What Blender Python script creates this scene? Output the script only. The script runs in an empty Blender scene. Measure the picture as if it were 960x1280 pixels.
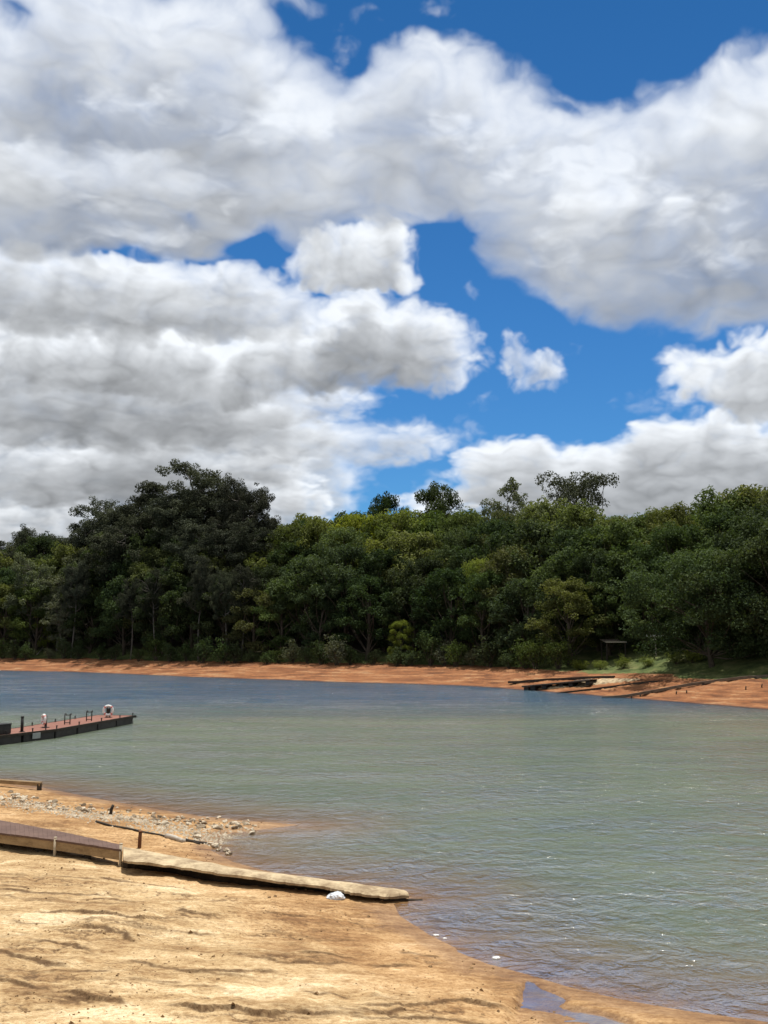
import bpy, bmesh, math, random
import numpy as np
from mathutils import Vector, Matrix

# ------------------------------------------------------------------ camera, sky, sun, exposure
CAM_H = 5.5
FPX = 1300.0                       # focal length in pixels of a 960 x 1280 frame
PITCH = math.atan(160.0 / FPX)
scene = bpy.context.scene
C = scene.collection
cam_d = bpy.data.cameras.new('camera')
cam_d.sensor_fit = 'VERTICAL'
cam_d.sensor_height = 24.0
cam_d.sensor_width = 18.0
cam_d.lens = 24.0 * FPX / 1280.0
cam_d.clip_start = 0.1
cam_d.clip_end = 9000
cam = bpy.data.objects.new('camera', cam_d)
C.objects.link(cam)
cam.location = (0, 0, CAM_H)
cam.rotation_euler = (math.pi / 2 + PITCH, 0, 0)
scene.camera = cam

SUN_EL = math.radians(77)
SUN_AZ = math.radians(12)          # high noon sun, a little behind the wood
sun_d = bpy.data.lights.new('sun', 'SUN')
sun_d.energy = 4.6
sun_d.angle = math.radians(0.55)
sun_d.color = (1.0, 0.955, 0.88)
sun = bpy.data.objects.new('sun', sun_d)
C.objects.link(sun)
sdir = Vector((math.sin(SUN_AZ) * math.cos(SUN_EL), math.cos(SUN_AZ) * math.cos(SUN_EL), math.sin(SUN_EL)))
sun.rotation_euler = (-sdir).to_track_quat('-Z', 'Y').to_euler()
sun.location = (60, 60, 120)

scene.view_settings.view_transform = 'Standard'
scene.view_settings.look = 'None'
scene.view_settings.exposure = 0.2
scene.view_settings.gamma = 1.0
scene.view_settings.use_curve_mapping = False
scene.cycles.max_bounces = 6
scene.cycles.diffuse_bounces = 3
scene.cycles.glossy_bounces = 2
scene.cycles.transmission_bounces = 4
scene.cycles.transparent_max_bounces = 6
scene.cycles.sample_clamp_indirect = 4.0
scene.cycles.caustics_reflective = False
scene.cycles.caustics_refractive = False


def ray(px, py):
    """World direction seen at a pixel of the photograph."""
    dx, dy = (px - 480.0) / FPX, (640.0 - py) / FPX
    c, s = math.cos(PITCH), math.sin(PITCH)
    return np.array((dx, c - s * dy, s + c * dy))


def azel(px, py):
    d = ray(px, py)
    return math.atan2(d[0], d[1]), math.atan2(d[2], math.hypot(d[0], d[1]))


# ---- node helpers
class NT:
    def __init__(self, tree):
        self.t = tree

    def n(self, kind, **kw):
        nd = self.t.nodes.new(kind)
        for k, v in kw.items():
            setattr(nd, k, v)
        return nd

    def put(self, sock, v):
        if hasattr(v, 'is_output'):
            self.t.links.new(v, sock)
        else:
            sock.default_value = v

    def m(self, op, a, b=None, c=None, clamp=False):
        nd = self.n('ShaderNodeMath', operation=op, use_clamp=clamp)
        self.put(nd.inputs[0], a)
        if b is not None:
            self.put(nd.inputs[1], b)
        if c is not None:
            self.put(nd.inputs[2], c)
        return nd.outputs[0]

    def vm(self, op, a, b=None, out=0):
        nd = self.n('ShaderNodeVectorMath', operation=op)
        self.put(nd.inputs[0], a)
        if b is not None:
            self.put(nd.inputs[1], b)
        return nd.outputs[out]

    def xyz(self, x, y, z):
        nd = self.n('ShaderNodeCombineXYZ')
        self.put(nd.inputs[0], x); self.put(nd.inputs[1], y); self.put(nd.inputs[2], z)
        return nd.outputs[0]

    def sep(self, v):
        nd = self.n('ShaderNodeSeparateXYZ')
        self.put(nd.inputs[0], v)
        return nd.outputs

    def rng(self, v, a, b, c=0.0, d=1.0, smooth=True, clamp=True):
        nd = self.n('ShaderNodeMapRange')
        nd.interpolation_type = 'SMOOTHSTEP' if smooth else 'LINEAR'
        nd.clamp = clamp
        self.put(nd.inputs['Value'], v)
        for k, x in (('From Min', a), ('From Max', b), ('To Min', c), ('To Max', d)):
            self.put(nd.inputs[k], x)
        return nd.outputs['Result']

    def noise(self, v, scale, detail=4, rough=0.55, lac=2.0, dist=0.0, dim='3D', w=None, out='Fac'):
        nd = self.n('ShaderNodeTexNoise', noise_dimensions=dim)
        if v is not None:
            self.put(nd.inputs['Vector'], v)
        nd.inputs['Scale'].default_value = scale
        nd.inputs['Detail'].default_value = detail
        nd.inputs['Roughness'].default_value = rough
        nd.inputs['Lacunarity'].default_value = lac
        nd.inputs['Distortion'].default_value = dist
        return nd.outputs[out]

    def mix(self, f, a, b, blend='MIX'):
        nd = self.n('ShaderNodeMix', data_type='RGBA', blend_type=blend)
        self.put(nd.inputs[0], f); self.put(nd.inputs[6], a); self.put(nd.inputs[7], b)
        return nd.outputs[2]

    def ramp(self, v, stops, interp='LINEAR'):
        nd = self.n('ShaderNodeValToRGB')
        cr = nd.color_ramp
        cr.interpolation = interp
        while len(cr.elements) < len(stops):
            cr.elements.new(0.5)
        for e, (p, col) in zip(cr.elements, stops):
            e.position = p
            e.color = (*col, 1) if len(col) == 3 else col
        self.put(nd.inputs[0], v)
        return nd.outputs[0]


# ---- cloud map: fractal noise and banks of cloud, worked out on a grid of azimuth and elevation
class Noise2:
    """Gradient noise in the plane, vectorised."""
    def __init__(self, seed):
        r = np.random.RandomState(seed)
        self.p = r.permutation(1024)
        a = r.rand(1024) * 2 * math.pi
        self.gx, self.gy = np.cos(a).astype(np.float32), np.sin(a).astype(np.float32)

    def __call__(self, x, y):
        xi, yi = np.floor(x).astype(np.int64), np.floor(y).astype(np.int64)
        fx, fy = (x - xi).astype(np.float32), (y - yi).astype(np.float32)
        u, v = fx * fx * fx * (fx * (fx * 6 - 15) + 10), fy * fy * fy * (fy * (fy * 6 - 15) + 10)
        p = self.p
        a0, a1 = p[xi & 1023], p[(xi + 1) & 1023]
        y0, y1 = yi & 1023, (yi + 1) & 1023

        def g(a, b, dx, dy):
            h = p[(a + b) & 1023]
            return self.gx[h] * dx + self.gy[h] * dy
        n0 = g(a0, y0, fx, fy); n1 = g(a1, y0, fx - 1, fy)
        m0 = g(a0, y1, fx, fy - 1); m1 = g(a1, y1, fx - 1, fy - 1)
        n = n0 + u * (n1 - n0)
        return (n + v * ((m0 + u * (m1 - m0)) - n)) * 1.5

    def fbm(self, x, y, octaves=5, rough=.5, lac=2.03, billow=False):
        s, a, t = 0.0, 1.0, 0.0
        for k in range(octaves):
            n = self(x + 17.3 * k, y - 9.1 * k)
            if billow:
                n = 1 - 1.45 * np.exp(-2.0 * np.abs(n)) ** 1.0
            s = s + a * n
            t += a
            a *= rough
            x, y = x * lac, y * lac
        return s / t


def smooth01(x):
    x = np.clip(x, 0, 1)
    return x * x * (3 - 2 * x)


# each bank of cloud: noise size (px across, px up), darkness of the underside, base brightness, softness of its edge, and its lobes
# (centre x, centre y, half width, half height, tilt, weight), as measured on the photograph; far banks first, near ones last
BANKS = [
    dict(s=(60, 34), dark=.25, lit=.74, soft=1.2, k=80, b=[(560, 545, 60, 26, 0, .7), (600, 505, 50, 16, 0, .35), (790, 505, 60, 20, 0, .35), (585, 362, 26, 12, 0, .55), (420, 600, 40, 22, -10, .5), (720, 440, 26, 16, 0, .4), (840, 500, 50, 22, 0, .5), (590, 600, 80, 20, 0, .5), (430, 60, 24, 40, 20, .45), (545, 10, 40, 12, 0, .35), (460, 15, 40, 14, 0, .4)]),
    dict(s=(110, 60), dark=.40, lit=.73, soft=.7, k=80, b=[(60, 640, 350, 100, 0, 1.6), (130, 540, 330, 110, 0, 1.3), (100, 430, 300, 110, 0, 1.3), (280, 580, 160, 70, 0, .8)]),
    dict(s=(60, 26), dark=.42, lit=.74, soft=.55, k=60, b=[(60, 655, 190, 50, 0, 1), (210, 668, 120, 24, 0, .7), (330, 622, 85, 46, -8, .95), (380, 640, 50, 26, 0, .7), (520, 632, 60, 22, 0, .7), (570, 622, 50, 20, 0, .6)]),
    dict(s=(84, 40), dark=.40, lit=.76, soft=.5, k=70, b=[(640, 574, 70, 28, 0, 1), (600, 572, 34, 22, 0, .5), (720, 594, 130, 40, 0, 1.1), (680, 625, 200, 40, 0, 1), (860, 560, 80, 44, 0, .9), (960, 570, 120, 62, 0, 1), (880, 610, 190, 60, 0, 1.1), (820, 545, 40, 24, 0, .6)]),
    dict(s=(84, 36), dark=.52, lit=.75, soft=.6, k=46, b=[(60, 590, 190, 42, 0, 1.1), (250, 575, 150, 38, 3, 1), (150, 610, 200, 30, 0, .8), (370, 585, 50, 24, 0, .4)]),
    dict(s=(80, 38), dark=.50, lit=.75, soft=.7, k=55, b=[(380, 548, 130, 40, 3, 1.1), (270, 540, 130, 34, 0, 1), (490, 560, 75, 28, 4, .8), (522, 536, 30, 16, 0, .6), (540, 555, 40, 16, 0, .4), (120, 555, 150, 30, 0, .8)]),
    dict(s=(95, 42), dark=.52, lit=.73, soft=.7, k=48, b=[(60, 505, 230, 56, 0, 1.2), (270, 505, 170, 44, 0, 1.1), (420, 500, 80, 26, -4, .55), (150, 535, 210, 30, 0, .9)]),
    dict(s=(80, 54), dark=.40, lit=.78, soft=.5, k=95, b=[(905, 480, 75, 40, 12, 1.1), (960, 460, 70, 56, 0, 1.1), (850, 455, 36, 22, 20, .62), (975, 500, 70, 26, 0, .7)]),
    dict(s=(46, 36), dark=.40, lit=.68, soft=.75, k=70, b=[(665, 462, 44, 28, 14, 1.0), (643, 432, 20, 24, 0, .8), (690, 455, 24, 18, 0, .5)]),
    dict(s=(84, 56), dark=.56, lit=.86, soft=.55, k=62, b=[(540, 432, 80, 48, 0, 1.2), (470, 420, 84, 60, 0, 1.2), (450, 385, 44, 26, 0, .6), (390, 450, 90, 48, 0, 1), (300, 455, 120, 40, 0, 1), (60, 445, 150, 50, 0, 1.1), (180, 455, 100, 40, 0, 1), (500, 472, 80, 24, 0, .6), (150, 480, 260, 30, 0, .8)]),
    dict(s=(95, 60), dark=.50, lit=.79, soft=.65, k=78, b=[(240, 365, 130, 50, 5, 1.2), (320, 375, 90, 44, 10, 1), (100, 375, 170, 60, 0, 1.2), (20, 350, 120, 56, 0, 1.2), (390, 395, 70, 26, 12, .5), (200, 405, 250, 26, 0, .8), (318, 302, 34, 34, 0, -1.2), (150, 314, 50, 9, 0, -1.1), (268, 322, 44, 9, 0, -1.0)]),
    dict(s=(70, 56), dark=.42, lit=.76, soft=.55, k=100, b=[(445, 322, 84, 46, 0, 1.1), (475, 298, 42, 30, 0, .8), (400, 320, 46, 34, 0, .6), (497, 345, 34, 26, 0, .6), (445, 350, 84, 18, 0, .7)]),
    dict(s=(165, 95), dark=.38, lit=.77, soft=.72, k=190, b=[
        (110, 150, 290, 150, 0, 1.7), (280, 120, 130, 100, 8, 1.1), (60, 265, 220, 60, 0, 1.5), (200, 290, 120, 26, 0, .7), (30, 60, 120, 60, 0, .6), (300, 55, 50, 36, 0, .5),
        (250, 6, 140, 24, -4, .7), (380, 5, 60, 18, 0, .45), (150, 20, 90, 30, 0, .6), (350, 270, 90, 40, 0, .6),
        (410, 190, 130, 100, 0, 1.5), (330, 230, 110, 60, 0, .9), (520, 150, 110, 95, 10, 1.3), (500, 85, 56, 44, 0, .6), (600, 130, 90, 60, 14, .9), (560, 210, 110, 52, 0, .9), (670, 112, 38, 26, 0, .5),
        (690, 250, 150, 100, 18, 1.5), (660, 310, 56, 46, 0, .6), (840, 270, 170, 130, 8, 1.7), (880, 150, 80, 60, 0, .8), (800, 185, 80, 56, 0, .8), (970, 190, 90, 120, 0, 1.2), (965, 100, 26, 40, 0, .5), (900, 360, 150, 46, 4, 1.0), (760, 350, 90, 46, 8, .9), (975, 340, 90, 56, 0, 1.2),
        (318, 300, 34, 40, 0, -1.7), (244, 272, 30, 14, 0, -1.3), (150, 320, 44, 10, 0, -1.0), (430, 92, 22, 34, 20, -.6), (695, 138, 26, 12, 20, -.7), (770, 166, 26, 16, 0, -.4), (20, 22, 40, 20, 0, -.9), (250, 26, 26, 8, 0, -.5), (560, 305, 60, 40, 20, -.6), (480, 275, 60, 22, 0, .35), (610, 330, 30, 30, 0, .3), (700, 145, 30, 26, 0, .5), (925, 118, 34, 26, 0, .5), (745, 165, 40, 24, 0, .4)]),
    dict(s=(120, 46), dark=.50, lit=.80, soft=1.1, k=70, b=[(150, 205, 130, 26, 0, .8), (90, 235, 170, 36, 0, .8), (230, 235, 110, 30, 4, .7), (20, 215, 60, 40, 0, .8), (370, 140, 60, 40, 0, .7), (340, 165, 90, 26, 0, .6), (200, 130, 120, 36, 0, .6)]),
    dict(s=(110, 50), dark=.36, lit=.84, soft=1.1, k=80, b=[(170, 292, 90, 20, -4, .9), (770, 225, 80, 46, 0, .8), (735, 265, 60, 36, 0, .8), (650, 205, 90, 40, 10, .7), (880, 255, 90, 40, 0, .6), (690, 320, 50, 36, 20, .7), (560, 170, 70, 40, 0, .5), (900, 320, 90, 36, 0, .6)]),
]


def cloud_map(X, Y):
    """Cover and brightness of the cloud at grid positions (pixel units of azimuth and elevation, Y downwards)."""
    nz = [Noise2(3 + i) for i in range(4)]
    step = float(abs(X[0, 1] - X[0, 0]))
    COV = np.zeros(X.shape, np.float32)
    LUM = np.zeros(X.shape, np.float32)
    FULL = (X, Y)
    x00, y00 = float(X[0, 0]), float(Y[0, 0])
    for i, bk in enumerate(BANKS):
        sx, sy = bk['s']
        ox, oy = 41.7 * i, 23.9 * i
        lob = []
        for (cx, cy, rx, ry, rot, wt) in bk['b']:
            a_, e_ = azel(cx, cy)
            lob.append((480 + a_ * FPX, 800 - e_ * FPX, rx * .95, ry * .95, rot, wt))
        mx = .3 * sx + 10
        bx0 = min(l[0] - 1.25 * max(l[2], l[3]) for l in lob) - mx; bx1 = max(l[0] + 1.25 * max(l[2], l[3]) for l in lob) + mx
        by0 = min(l[1] - 1.3 * l[3] - .25 * l[2] for l in lob) - mx; by1 = max(l[1] + 1.3 * l[3] + .25 * l[2] for l in lob) + mx
        i0, i1 = max(0, int((by0 - y00) / step)), min(FULL[0].shape[0], int((by1 - y00) / step) + 1)
        j0, j1 = max(0, int((bx0 - x00) / step)), min(FULL[0].shape[1], int((bx1 - x00) / step) + 1)
        X, Y = FULL[0][i0:i1, j0:j1], FULL[1][i0:i1, j0:j1]
        cov, lum = COV[i0:i1, j0:j1], LUM[i0:i1, j0:j1]
        wx = nz[0].fbm(X / (sx * .9) + ox, Y / (sy * .9) + oy, 4, .45)
        wy = nz[1].fbm(X / (sx * .9) - oy, Y / (sy * .9) + ox, 4, .45)
        wx, wy = wx + .35 * nz[3].fbm(X / (sx * .4) + oy, Y / (sy * .45) + ox, 3, .5), wy + .35 * nz[2].fbm(X / (sx * .4) - ox, Y / (sy * .45) + oy, 3, .5)
        U, V = X + wx * sx * .20, Y + wy * sy * .30
        tot = np.zeros(X.shape, np.float32)
        for (cx, cy, rx, ry, rot, wt) in lob:
            c, s = math.cos(math.radians(rot)), math.sin(math.radians(rot))
            dx, dy = U - cx, V - cy
            r2 = ((dx * c + dy * s) / (rx * 1.42)) ** 2 + ((-dx * s + dy * c) / (ry * 1.42)) ** 2
            tot += wt * np.clip(1 - r2, 0, 1) ** 1.7
        base = 1 - np.exp(-1.9 * np.maximum(tot, -.3))
        f = nz[2].fbm(U / sx + oy, V / sy - ox, 6, .50)
        bl = nz[3].fbm(U / (sx * .62) - ox, V / (sy * .62) + oy, 4, .42, billow=True)
        e = nz[1].fbm(U / (sx * .30) + ox, V / (sy * .36) - oy, 6 if sx > 120 else 4, .58 if sx > 120 else .5)
        edge = smooth01(base * 3.2) * (1 - .62 * smooth01((base - .66) / .3))
        d = base * 1.15 + (.52 * f + .40 * (bl - .10) + .26 * e) * edge - .44
        den = smooth01(d / bk['soft'] * .78)
        if not den.any():
            continue
        # light comes from above: how much cloud lies between here and the light
        thick = np.clip(d + .1, 0, 1.0) * den
        sh = np.zeros(X.shape, np.float32)
        dist = 0.0
        ds = 3.0 * sy / 46
        for q in range(14):
            dist += ds
            r, cshift = int(round(dist / step)), int(round(.22 * dist / step))
            t = np.zeros_like(thick)
            if r < thick.shape[0]:
                t[r:, :] = thick[:thick.shape[0] - r, :] if r else thick
            t = np.roll(t, -cshift, axis=1)
            sh += t * ds
            ds *= 1.22
        kk = bk['k'] * .42
        lit = np.exp(-sh / kk)
        f3 = nz[2].fbm(U / sx + oy, V / sy - ox, 3, .45)
        b2 = nz[3].fbm(U / (sx * .8) - ox, V / (sy * .7) + oy, 3, .42, billow=True)
        band = nz[0].fbm(X / (sx * .95) + oy + .5 * f3, V / (sy * .42) + ox + .5 * f3, 3, .45)
        mott = .26 * f3 + .40 * (b2 - .10) + .03 * e + .14 * band
        L = (bk['lit'] + .12) * (1 - bk['dark'] * .66 * (1 - lit)) + .20 * lit * (1 - .6 * smooth01((.5 - den))) + .30 * mott
        # thin cloud lets the light through; thick cloud greys
        L = L + .10 * (1 - den) - .05 * smooth01(d / .9)
        a = den * .985
        lum[:] = lum * (1 - a) + L.astype(np.float32) * a
        cov[:] = cov * (1 - a) + a
    LUM = np.where(COV > 1e-3, LUM / np.maximum(COV, 1e-3), .7)
    return COV, LUM

CX0, CX1, CY0, CY1, CST = -140.0, 1100.0, -40.0, 830.0, 1.35


def build_world():
    nx, ny = int((CX1 - CX0) / CST), int((CY1 - CY0) / CST)
    X, Y = np.meshgrid(CX0 + (np.arange(nx, dtype=np.float32) + .5) * CST, CY0 + (np.arange(ny, dtype=np.float32) + .5) * CST)
    cov, lum = cloud_map(X, Y)
    lum = np.clip(lum, .1, 1.0)
    lin = ((lum + .055) / 1.055) ** 2.4
    buf = np.ones((ny, nx, 4), np.float32)
    buf[..., 0], buf[..., 1], buf[..., 2] = cov, lin, 0
    img = bpy.data.images.new('cloud_field', nx, ny, alpha=False, float_buffer=True)
    img.colorspace_settings.name = 'Non-Color'
    img.pixels.foreach_set(buf[::-1].ravel())
    img.update()
    img.pack()

    w = bpy.data.worlds.new('World')
    scene.world = w
    w.use_nodes = True
    t = w.node_tree
    t.nodes.clear()
    W = NT(t)
    tc = W.n('ShaderNodeTexCoord')
    dirv = W.vm('NORMALIZE', tc.outputs['Generated'])
    x, y, z = W.sep(dirv)
    az = W.m('ARCTAN2', x, y)
    el = W.m('ARCSINE', W.m('MINIMUM', W.m('MAXIMUM', z, -1.0), 1.0))
    u = W.m('MULTIPLY_ADD', az, FPX / (nx * CST), (480 - CX0) / (nx * CST))
    v = W.m('MULTIPLY_ADD', el, FPX / (ny * CST), 1 - (800 - CY0) / (ny * CST))
    im = W.n('ShaderNodeTexImage', interpolation='Cubic', extension='EXTEND')
    im.image = img
    W.put(im.inputs['Vector'], W.xyz(u, v, 0))
    sc = W.n('ShaderNodeSeparateColor')
    W.put(sc.inputs[0], im.outputs['Color'])
    # broken cloud over the rest of the sky
    den = W.m('ADD', W.m('MAXIMUM', z, 0.0), .22)
    pv = W.xyz(W.m('DIVIDE', x, den), W.m('DIVIDE', y, den), 3.0)
    n1 = W.noise(pv, 1.1, 5, .55)
    gen_c = W.rng(n1, .32, .48)
    gen_l = W.rng(W.noise(pv, 2.3, 3, .5), .3, .75, .42, .78)
    inside = W.m('MULTIPLY', W.m('MULTIPLY', W.rng(u, 0.0, .07), W.rng(u, 1.0, .93)), W.rng(v, 1.0, .95))
    c_ = W.n('ShaderNodeMix', data_type='FLOAT')
    W.put(c_.inputs[0], inside); W.put(c_.inputs[2], gen_c); W.put(c_.inputs[3], sc.outputs[0])
    l_ = W.n('ShaderNodeMix', data_type='FLOAT')
    W.put(l_.inputs[0], inside); W.put(l_.inputs[2], gen_l); W.put(l_.inputs[3], sc.outputs[1])
    STR = 0.1
    lit = W.vm('MULTIPLY', W.xyz(l_.outputs[0], l_.outputs[0], l_.outputs[0]), (.845 / STR, .88 / STR, .92 / STR))
    sky = W.n('ShaderNodeTexSky', sky_type='NISHITA')
    sky.sun_disc = False
    sky.sun_elevation = SUN_EL
    sky.sun_rotation = SUN_AZ
    sky.altitude = 800
    sky.air_density = 1.0
    sky.dust_density = .6
    sky.ozone_density = 2.0
    blue = W.vm('MULTIPLY', sky.outputs[0], W.ramp(W.rng(el, 0.0, .6, smooth=False), [(0, SKY_T[0]), (.5, SKY_T[1]), (1.0, SKY_T[2])]))
    col = W.mix(c_.outputs[0], blue, lit)
    bg = W.n('ShaderNodeBackground')
    W.put(bg.inputs['Color'], col)
    bg.inputs['Strength'].default_value = STR
    out = W.n('ShaderNodeOutputWorld')
    t.links.new(bg.outputs[0], out.inputs['Surface'])
    w.cycles.sampling_method = 'MANUAL'
    w.cycles.sample_map_resolution = 512


SKY_T = [(.32, .66, .95), (.23, .60, .92), (.15, .50, .79)]
build_world()

# ------------------------------------------------------------------ helpers for objects
def link(o):
    C.objects.link(o)
    return o


def mesh_obj(name, verts, faces, mat, parent=None, smooth=False):
    me = bpy.data.meshes.new(name)
    me.from_pydata([tuple(v) for v in verts], [], [tuple(f) for f in faces])
    if mat is not None:
        me.materials.append(mat)
    if smooth:
        me.polygons.foreach_set('use_smooth', [True] * len(me.polygons))
    me.update()
    o = link(bpy.data.objects.new(name, me))
    if parent is not None:
        o.parent = parent
    return o


def thing(name, label, cat, loc=(0, 0, 0), rz=0.0, group=None):
    o = link(bpy.data.objects.new(name, None))
    o.empty_display_size = .3
    o.location = loc
    o.rotation_euler = (0, 0, rz)
    return tag(o, label, cat, group)


def tag(o, label, cat, group=None):
    o['label'] = label
    o['category'] = cat
    if group:
        o['group'] = group
    return o


class MB:
    """Collects boxes, bars and tubes into one mesh."""
    def __init__(self):
        self.v, self.f = [], []

    def add(self, vs, fs):
        n = len(self.v)
        self.v += [tuple(map(float, q)) for q in vs]
        self.f += [tuple(n + i for i in q) for q in fs]
        return self

    def box(self, c, s, rz=0.0, bev=0.0, tilt=None):
        bm = bmesh.new()
        bmesh.ops.create_cube(bm, size=1.0)
        for q in bm.verts:
            q.co = Vector((q.co.x * s[0], q.co.y * s[1], q.co.z * s[2]))
        if bev:
            bmesh.ops.bevel(bm, geom=bm.edges[:], offset=bev, segments=2, affect='EDGES', profile=.6)
        M = Matrix.Translation(Vector(c)) @ Matrix.Rotation(rz, 4, 'Z')
        if tilt is not None:
            M = M @ Matrix.Rotation(tilt[0], 4, tilt[1])
        bm.transform(M)
        bm.verts.index_update()
        self.add([q.co for q in bm.verts], [[q.index for q in f.verts] for f in bm.faces])
        bm.free()
        return self

    def tube(self, pts, radii, n=8, cap=True):
        pts = [Vector(p) for p in pts]
        if not hasattr(radii, '__len__'):
            radii = [radii] * len(pts)
        base = len(self.v)
        up = Vector((0, 0, 1))
        prev = None
        for i, p in enumerate(pts):
            d = (pts[min(i + 1, len(pts) - 1)] - pts[max(i - 1, 0)])
            d = d.normalized() if d.length > 1e-9 else Vector((0, 0, 1))
            if prev is None:
                a = d.cross(up if abs(d.z) < .9 else Vector((1, 0, 0))).normalized()
            else:
                a = prev - d * prev.dot(d)
                a = a.normalized() if a.length > 1e-6 else d.orthogonal().normalized()
            prev = a
            b = d.cross(a)
            for k in range(n):
                t = 2 * math.pi * k / n
                self.v.append(tuple(p + (a * math.cos(t) + b * math.sin(t)) * radii[i]))
        for i in range(len(pts) - 1):
            for k in range(n):
                k2 = (k + 1) % n
                self.f.append((base + i * n + k, base + i * n + k2, base + (i + 1) * n + k2, base + (i + 1) * n + k))
        if cap:
            self.f.append(tuple(base + k for k in reversed(range(n))))
            e = base + (len(pts) - 1) * n
            self.f.append(tuple(e + k for k in range(n)))
        return self

    def torus(self, c, R, r, axis_rot, n=28, m=10):
        base = len(self.v)
        for i in range(n):
            a = 2 * math.pi * i / n
            for j in range(m):
                b = 2 * math.pi * j / m
                q = Vector(((R + r * math.cos(b)) * math.cos(a), r * math.sin(b), (R + r * math.cos(b)) * math.sin(a)))
                q = axis_rot @ q
                self.v.append((q.x + c[0], q.y + c[1], q.z + c[2]))
        for i in range(n):
            for j in range(m):
                i2, j2 = (i + 1) % n, (j + 1) % m
                self.f.append((base + i * m + j, base + i * m + j2, base + i2 * m + j2, base + i2 * m + j))
        return self

    def build(self, name, mat, parent=None, smooth=False):
        return mesh_obj(name, self.v, self.f, mat, parent, smooth)


def material(name, rough=.8, spec=.3):
    m = bpy.data.materials.new(name)
    m.use_nodes = True
    t = m.node_tree
    N = NT(t)
    bs = t.nodes['Principled BSDF']
    bs.inputs['Roughness'].default_value = rough
    bs.inputs['Specular IOR Level'].default_value = spec
    return m, N, bs


def weathered(name, c1, c2, scale=6.0, rough=.8, bump=.0, stretch=(1, 1, 1), spec=.3, metal=0.0):
    """A worn surface: two colours in blotches and finer grain, over object coordinates."""
    m, N, bs = material(name, rough, spec)
    tc = N.n('ShaderNodeTexCoord')
    v = N.vm('MULTIPLY', tc.outputs['Object'], stretch)
    f = N.rng(N.m('ADD', N.m('MULTIPLY', N.noise(v, scale, 5, .6), .7), N.m('MULTIPLY', N.noise(v, scale * 6, 3, .6), .3)), .34, .66)
    N.put(bs.inputs['Base Color'], N.mix(f, (*c1, 1), (*c2, 1)))
    bs.inputs['Metallic'].default_value = metal
    if bump:
        b = N.n('ShaderNodeBump')
        b.inputs['Strength'].default_value = .6
        b.inputs['Distance'].default_value = bump
        N.put(b.inputs['Height'], N.noise(v, scale * 3, 5, .65))
        N.put(bs.inputs['Normal'], b.outputs[0])
    return m


# ------------------------------------------------------------------ lie of the land
def on_plane(px, py, z=0.0):
    d = ray(px, py)
    t = (z - CAM_H) / d[2]
    return np.array((d[0] * t, d[1] * t))


SHORE_PX = [(-330, 957), (0, 976), (60, 986), (130, 1000), (200, 1012), (250, 1020), (310, 1026), (374, 1031), (336, 1035.5), (290, 1041), (268, 1050),
            (264, 1063), (290, 1077), (330, 1088), (390, 1099), (450, 1108), (500, 1117), (514, 1122), (492, 1130), (500, 1145), (528, 1163), (565, 1187), (610, 1205), (656, 1217),
            (712, 1234), (780, 1250), (855, 1263), (985, 1281), (1170, 1310)]
SHORE = [on_plane(*p) for p in SHORE_PX]
SHORE = np.array([(-70, 46)] + [tuple(p) for p in SHORE] + [(12, 11), (14, 0), (16, -60), (-120, -60), (-120, 46)])
PUDDLE_PX = [(660, 1228), (684, 1239), (712, 1251), (704, 1258), (745, 1266), (790, 1280), (830, 1304), (690, 1312), (630, 1304), (640, 1268), (652, 1242)]
PUDDLE = np.array([on_plane(*p) for p in PUDDLE_PX])
FAR_PX = [(-420, 830), (-200, 834), (0, 838), (80, 839.5), (150, 842), (240, 846), (330, 849), (430, 852.5), (520, 855), (600, 858), (700, 866), (800, 873), (880, 879.5), (960, 886), (1100, 896), (1300, 912)]
FAR_TH = np.array([math.atan2(*on_plane(*p)) for p in FAR_PX])
FAR_R = np.array([np.hypot(*on_plane(*p)) for p in FAR_PX])


def seg_dist(x, y, poly, closed=True):
    """Distance to the outline and whether inside."""
    best = np.full(x.shape, 1e9, np.float32)
    inside = np.zeros(x.shape, bool)
    n = len(poly)
    for i in range(n if closed else n - 1):
        ax, ay = poly[i]
        bx, by = poly[(i + 1) % n]
        dx, dy = bx - ax, by - ay
        t = np.clip(((x - ax) * dx + (y - ay) * dy) / (dx * dx + dy * dy + 1e-9), 0, 1)
        best = np.minimum(best, np.hypot(x - ax - t * dx, y - ay - t * dy))
        if closed:
            c = ((ay > y) != (by > y)) & (x < (bx - ax) * (y - ay) / (by - ay + 1e-12) + ax)
            inside ^= c
    return best, inside


NG = [Noise2(100 + i) for i in range(5)]
# little scarps cut by rain: polylines on the photograph, height, reach behind
SCARPS = [
    ([(60, 1150), (100, 1146), (140, 1152), (175, 1158), (212, 1150)], .13, 1.1), ([(75, 1172), (110, 1166), (150, 1174), (160, 1180)], .11, .7), ([(225, 1140), (262, 1145)], .09, .5),
    ([(40, 1188), (80, 1192), (110, 1196)], .08, .6), ([(-20, 1205), (40, 1214), (70, 1222)], .10, .7), ([(-10, 1240), (60, 1250), (120, 1262)], .09, .6),
    ([(470, 1258), (510, 1252), (545, 1244), (585, 1243), (616, 1247)], .11, .7), ([(475, 1266), (505, 1260)], .07, .4),
    ([(225, 1266), (250, 1272), (290, 1268), (330, 1272), (372, 1266), (410, 1270)], .13, 1.0), ([(300, 1195), (360, 1201), (420, 1199), (500, 1195)], .045, .8), ([(340, 1160), (400, 1168), (440, 1164)], .03, .5),
    ([(130, 1098), (170, 1103), (230, 1110)], .04, .5), ([(380, 1186), (440, 1187)], .05, .4), ([(0, 1120), (60, 1126), (120, 1124)], .05, .6), ([(160, 1212), (250, 1222), (330, 1218)], .045, .8), ([(505, 1172), (545, 1178)], .05, .4),
]
_rs = random.Random(31)
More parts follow.
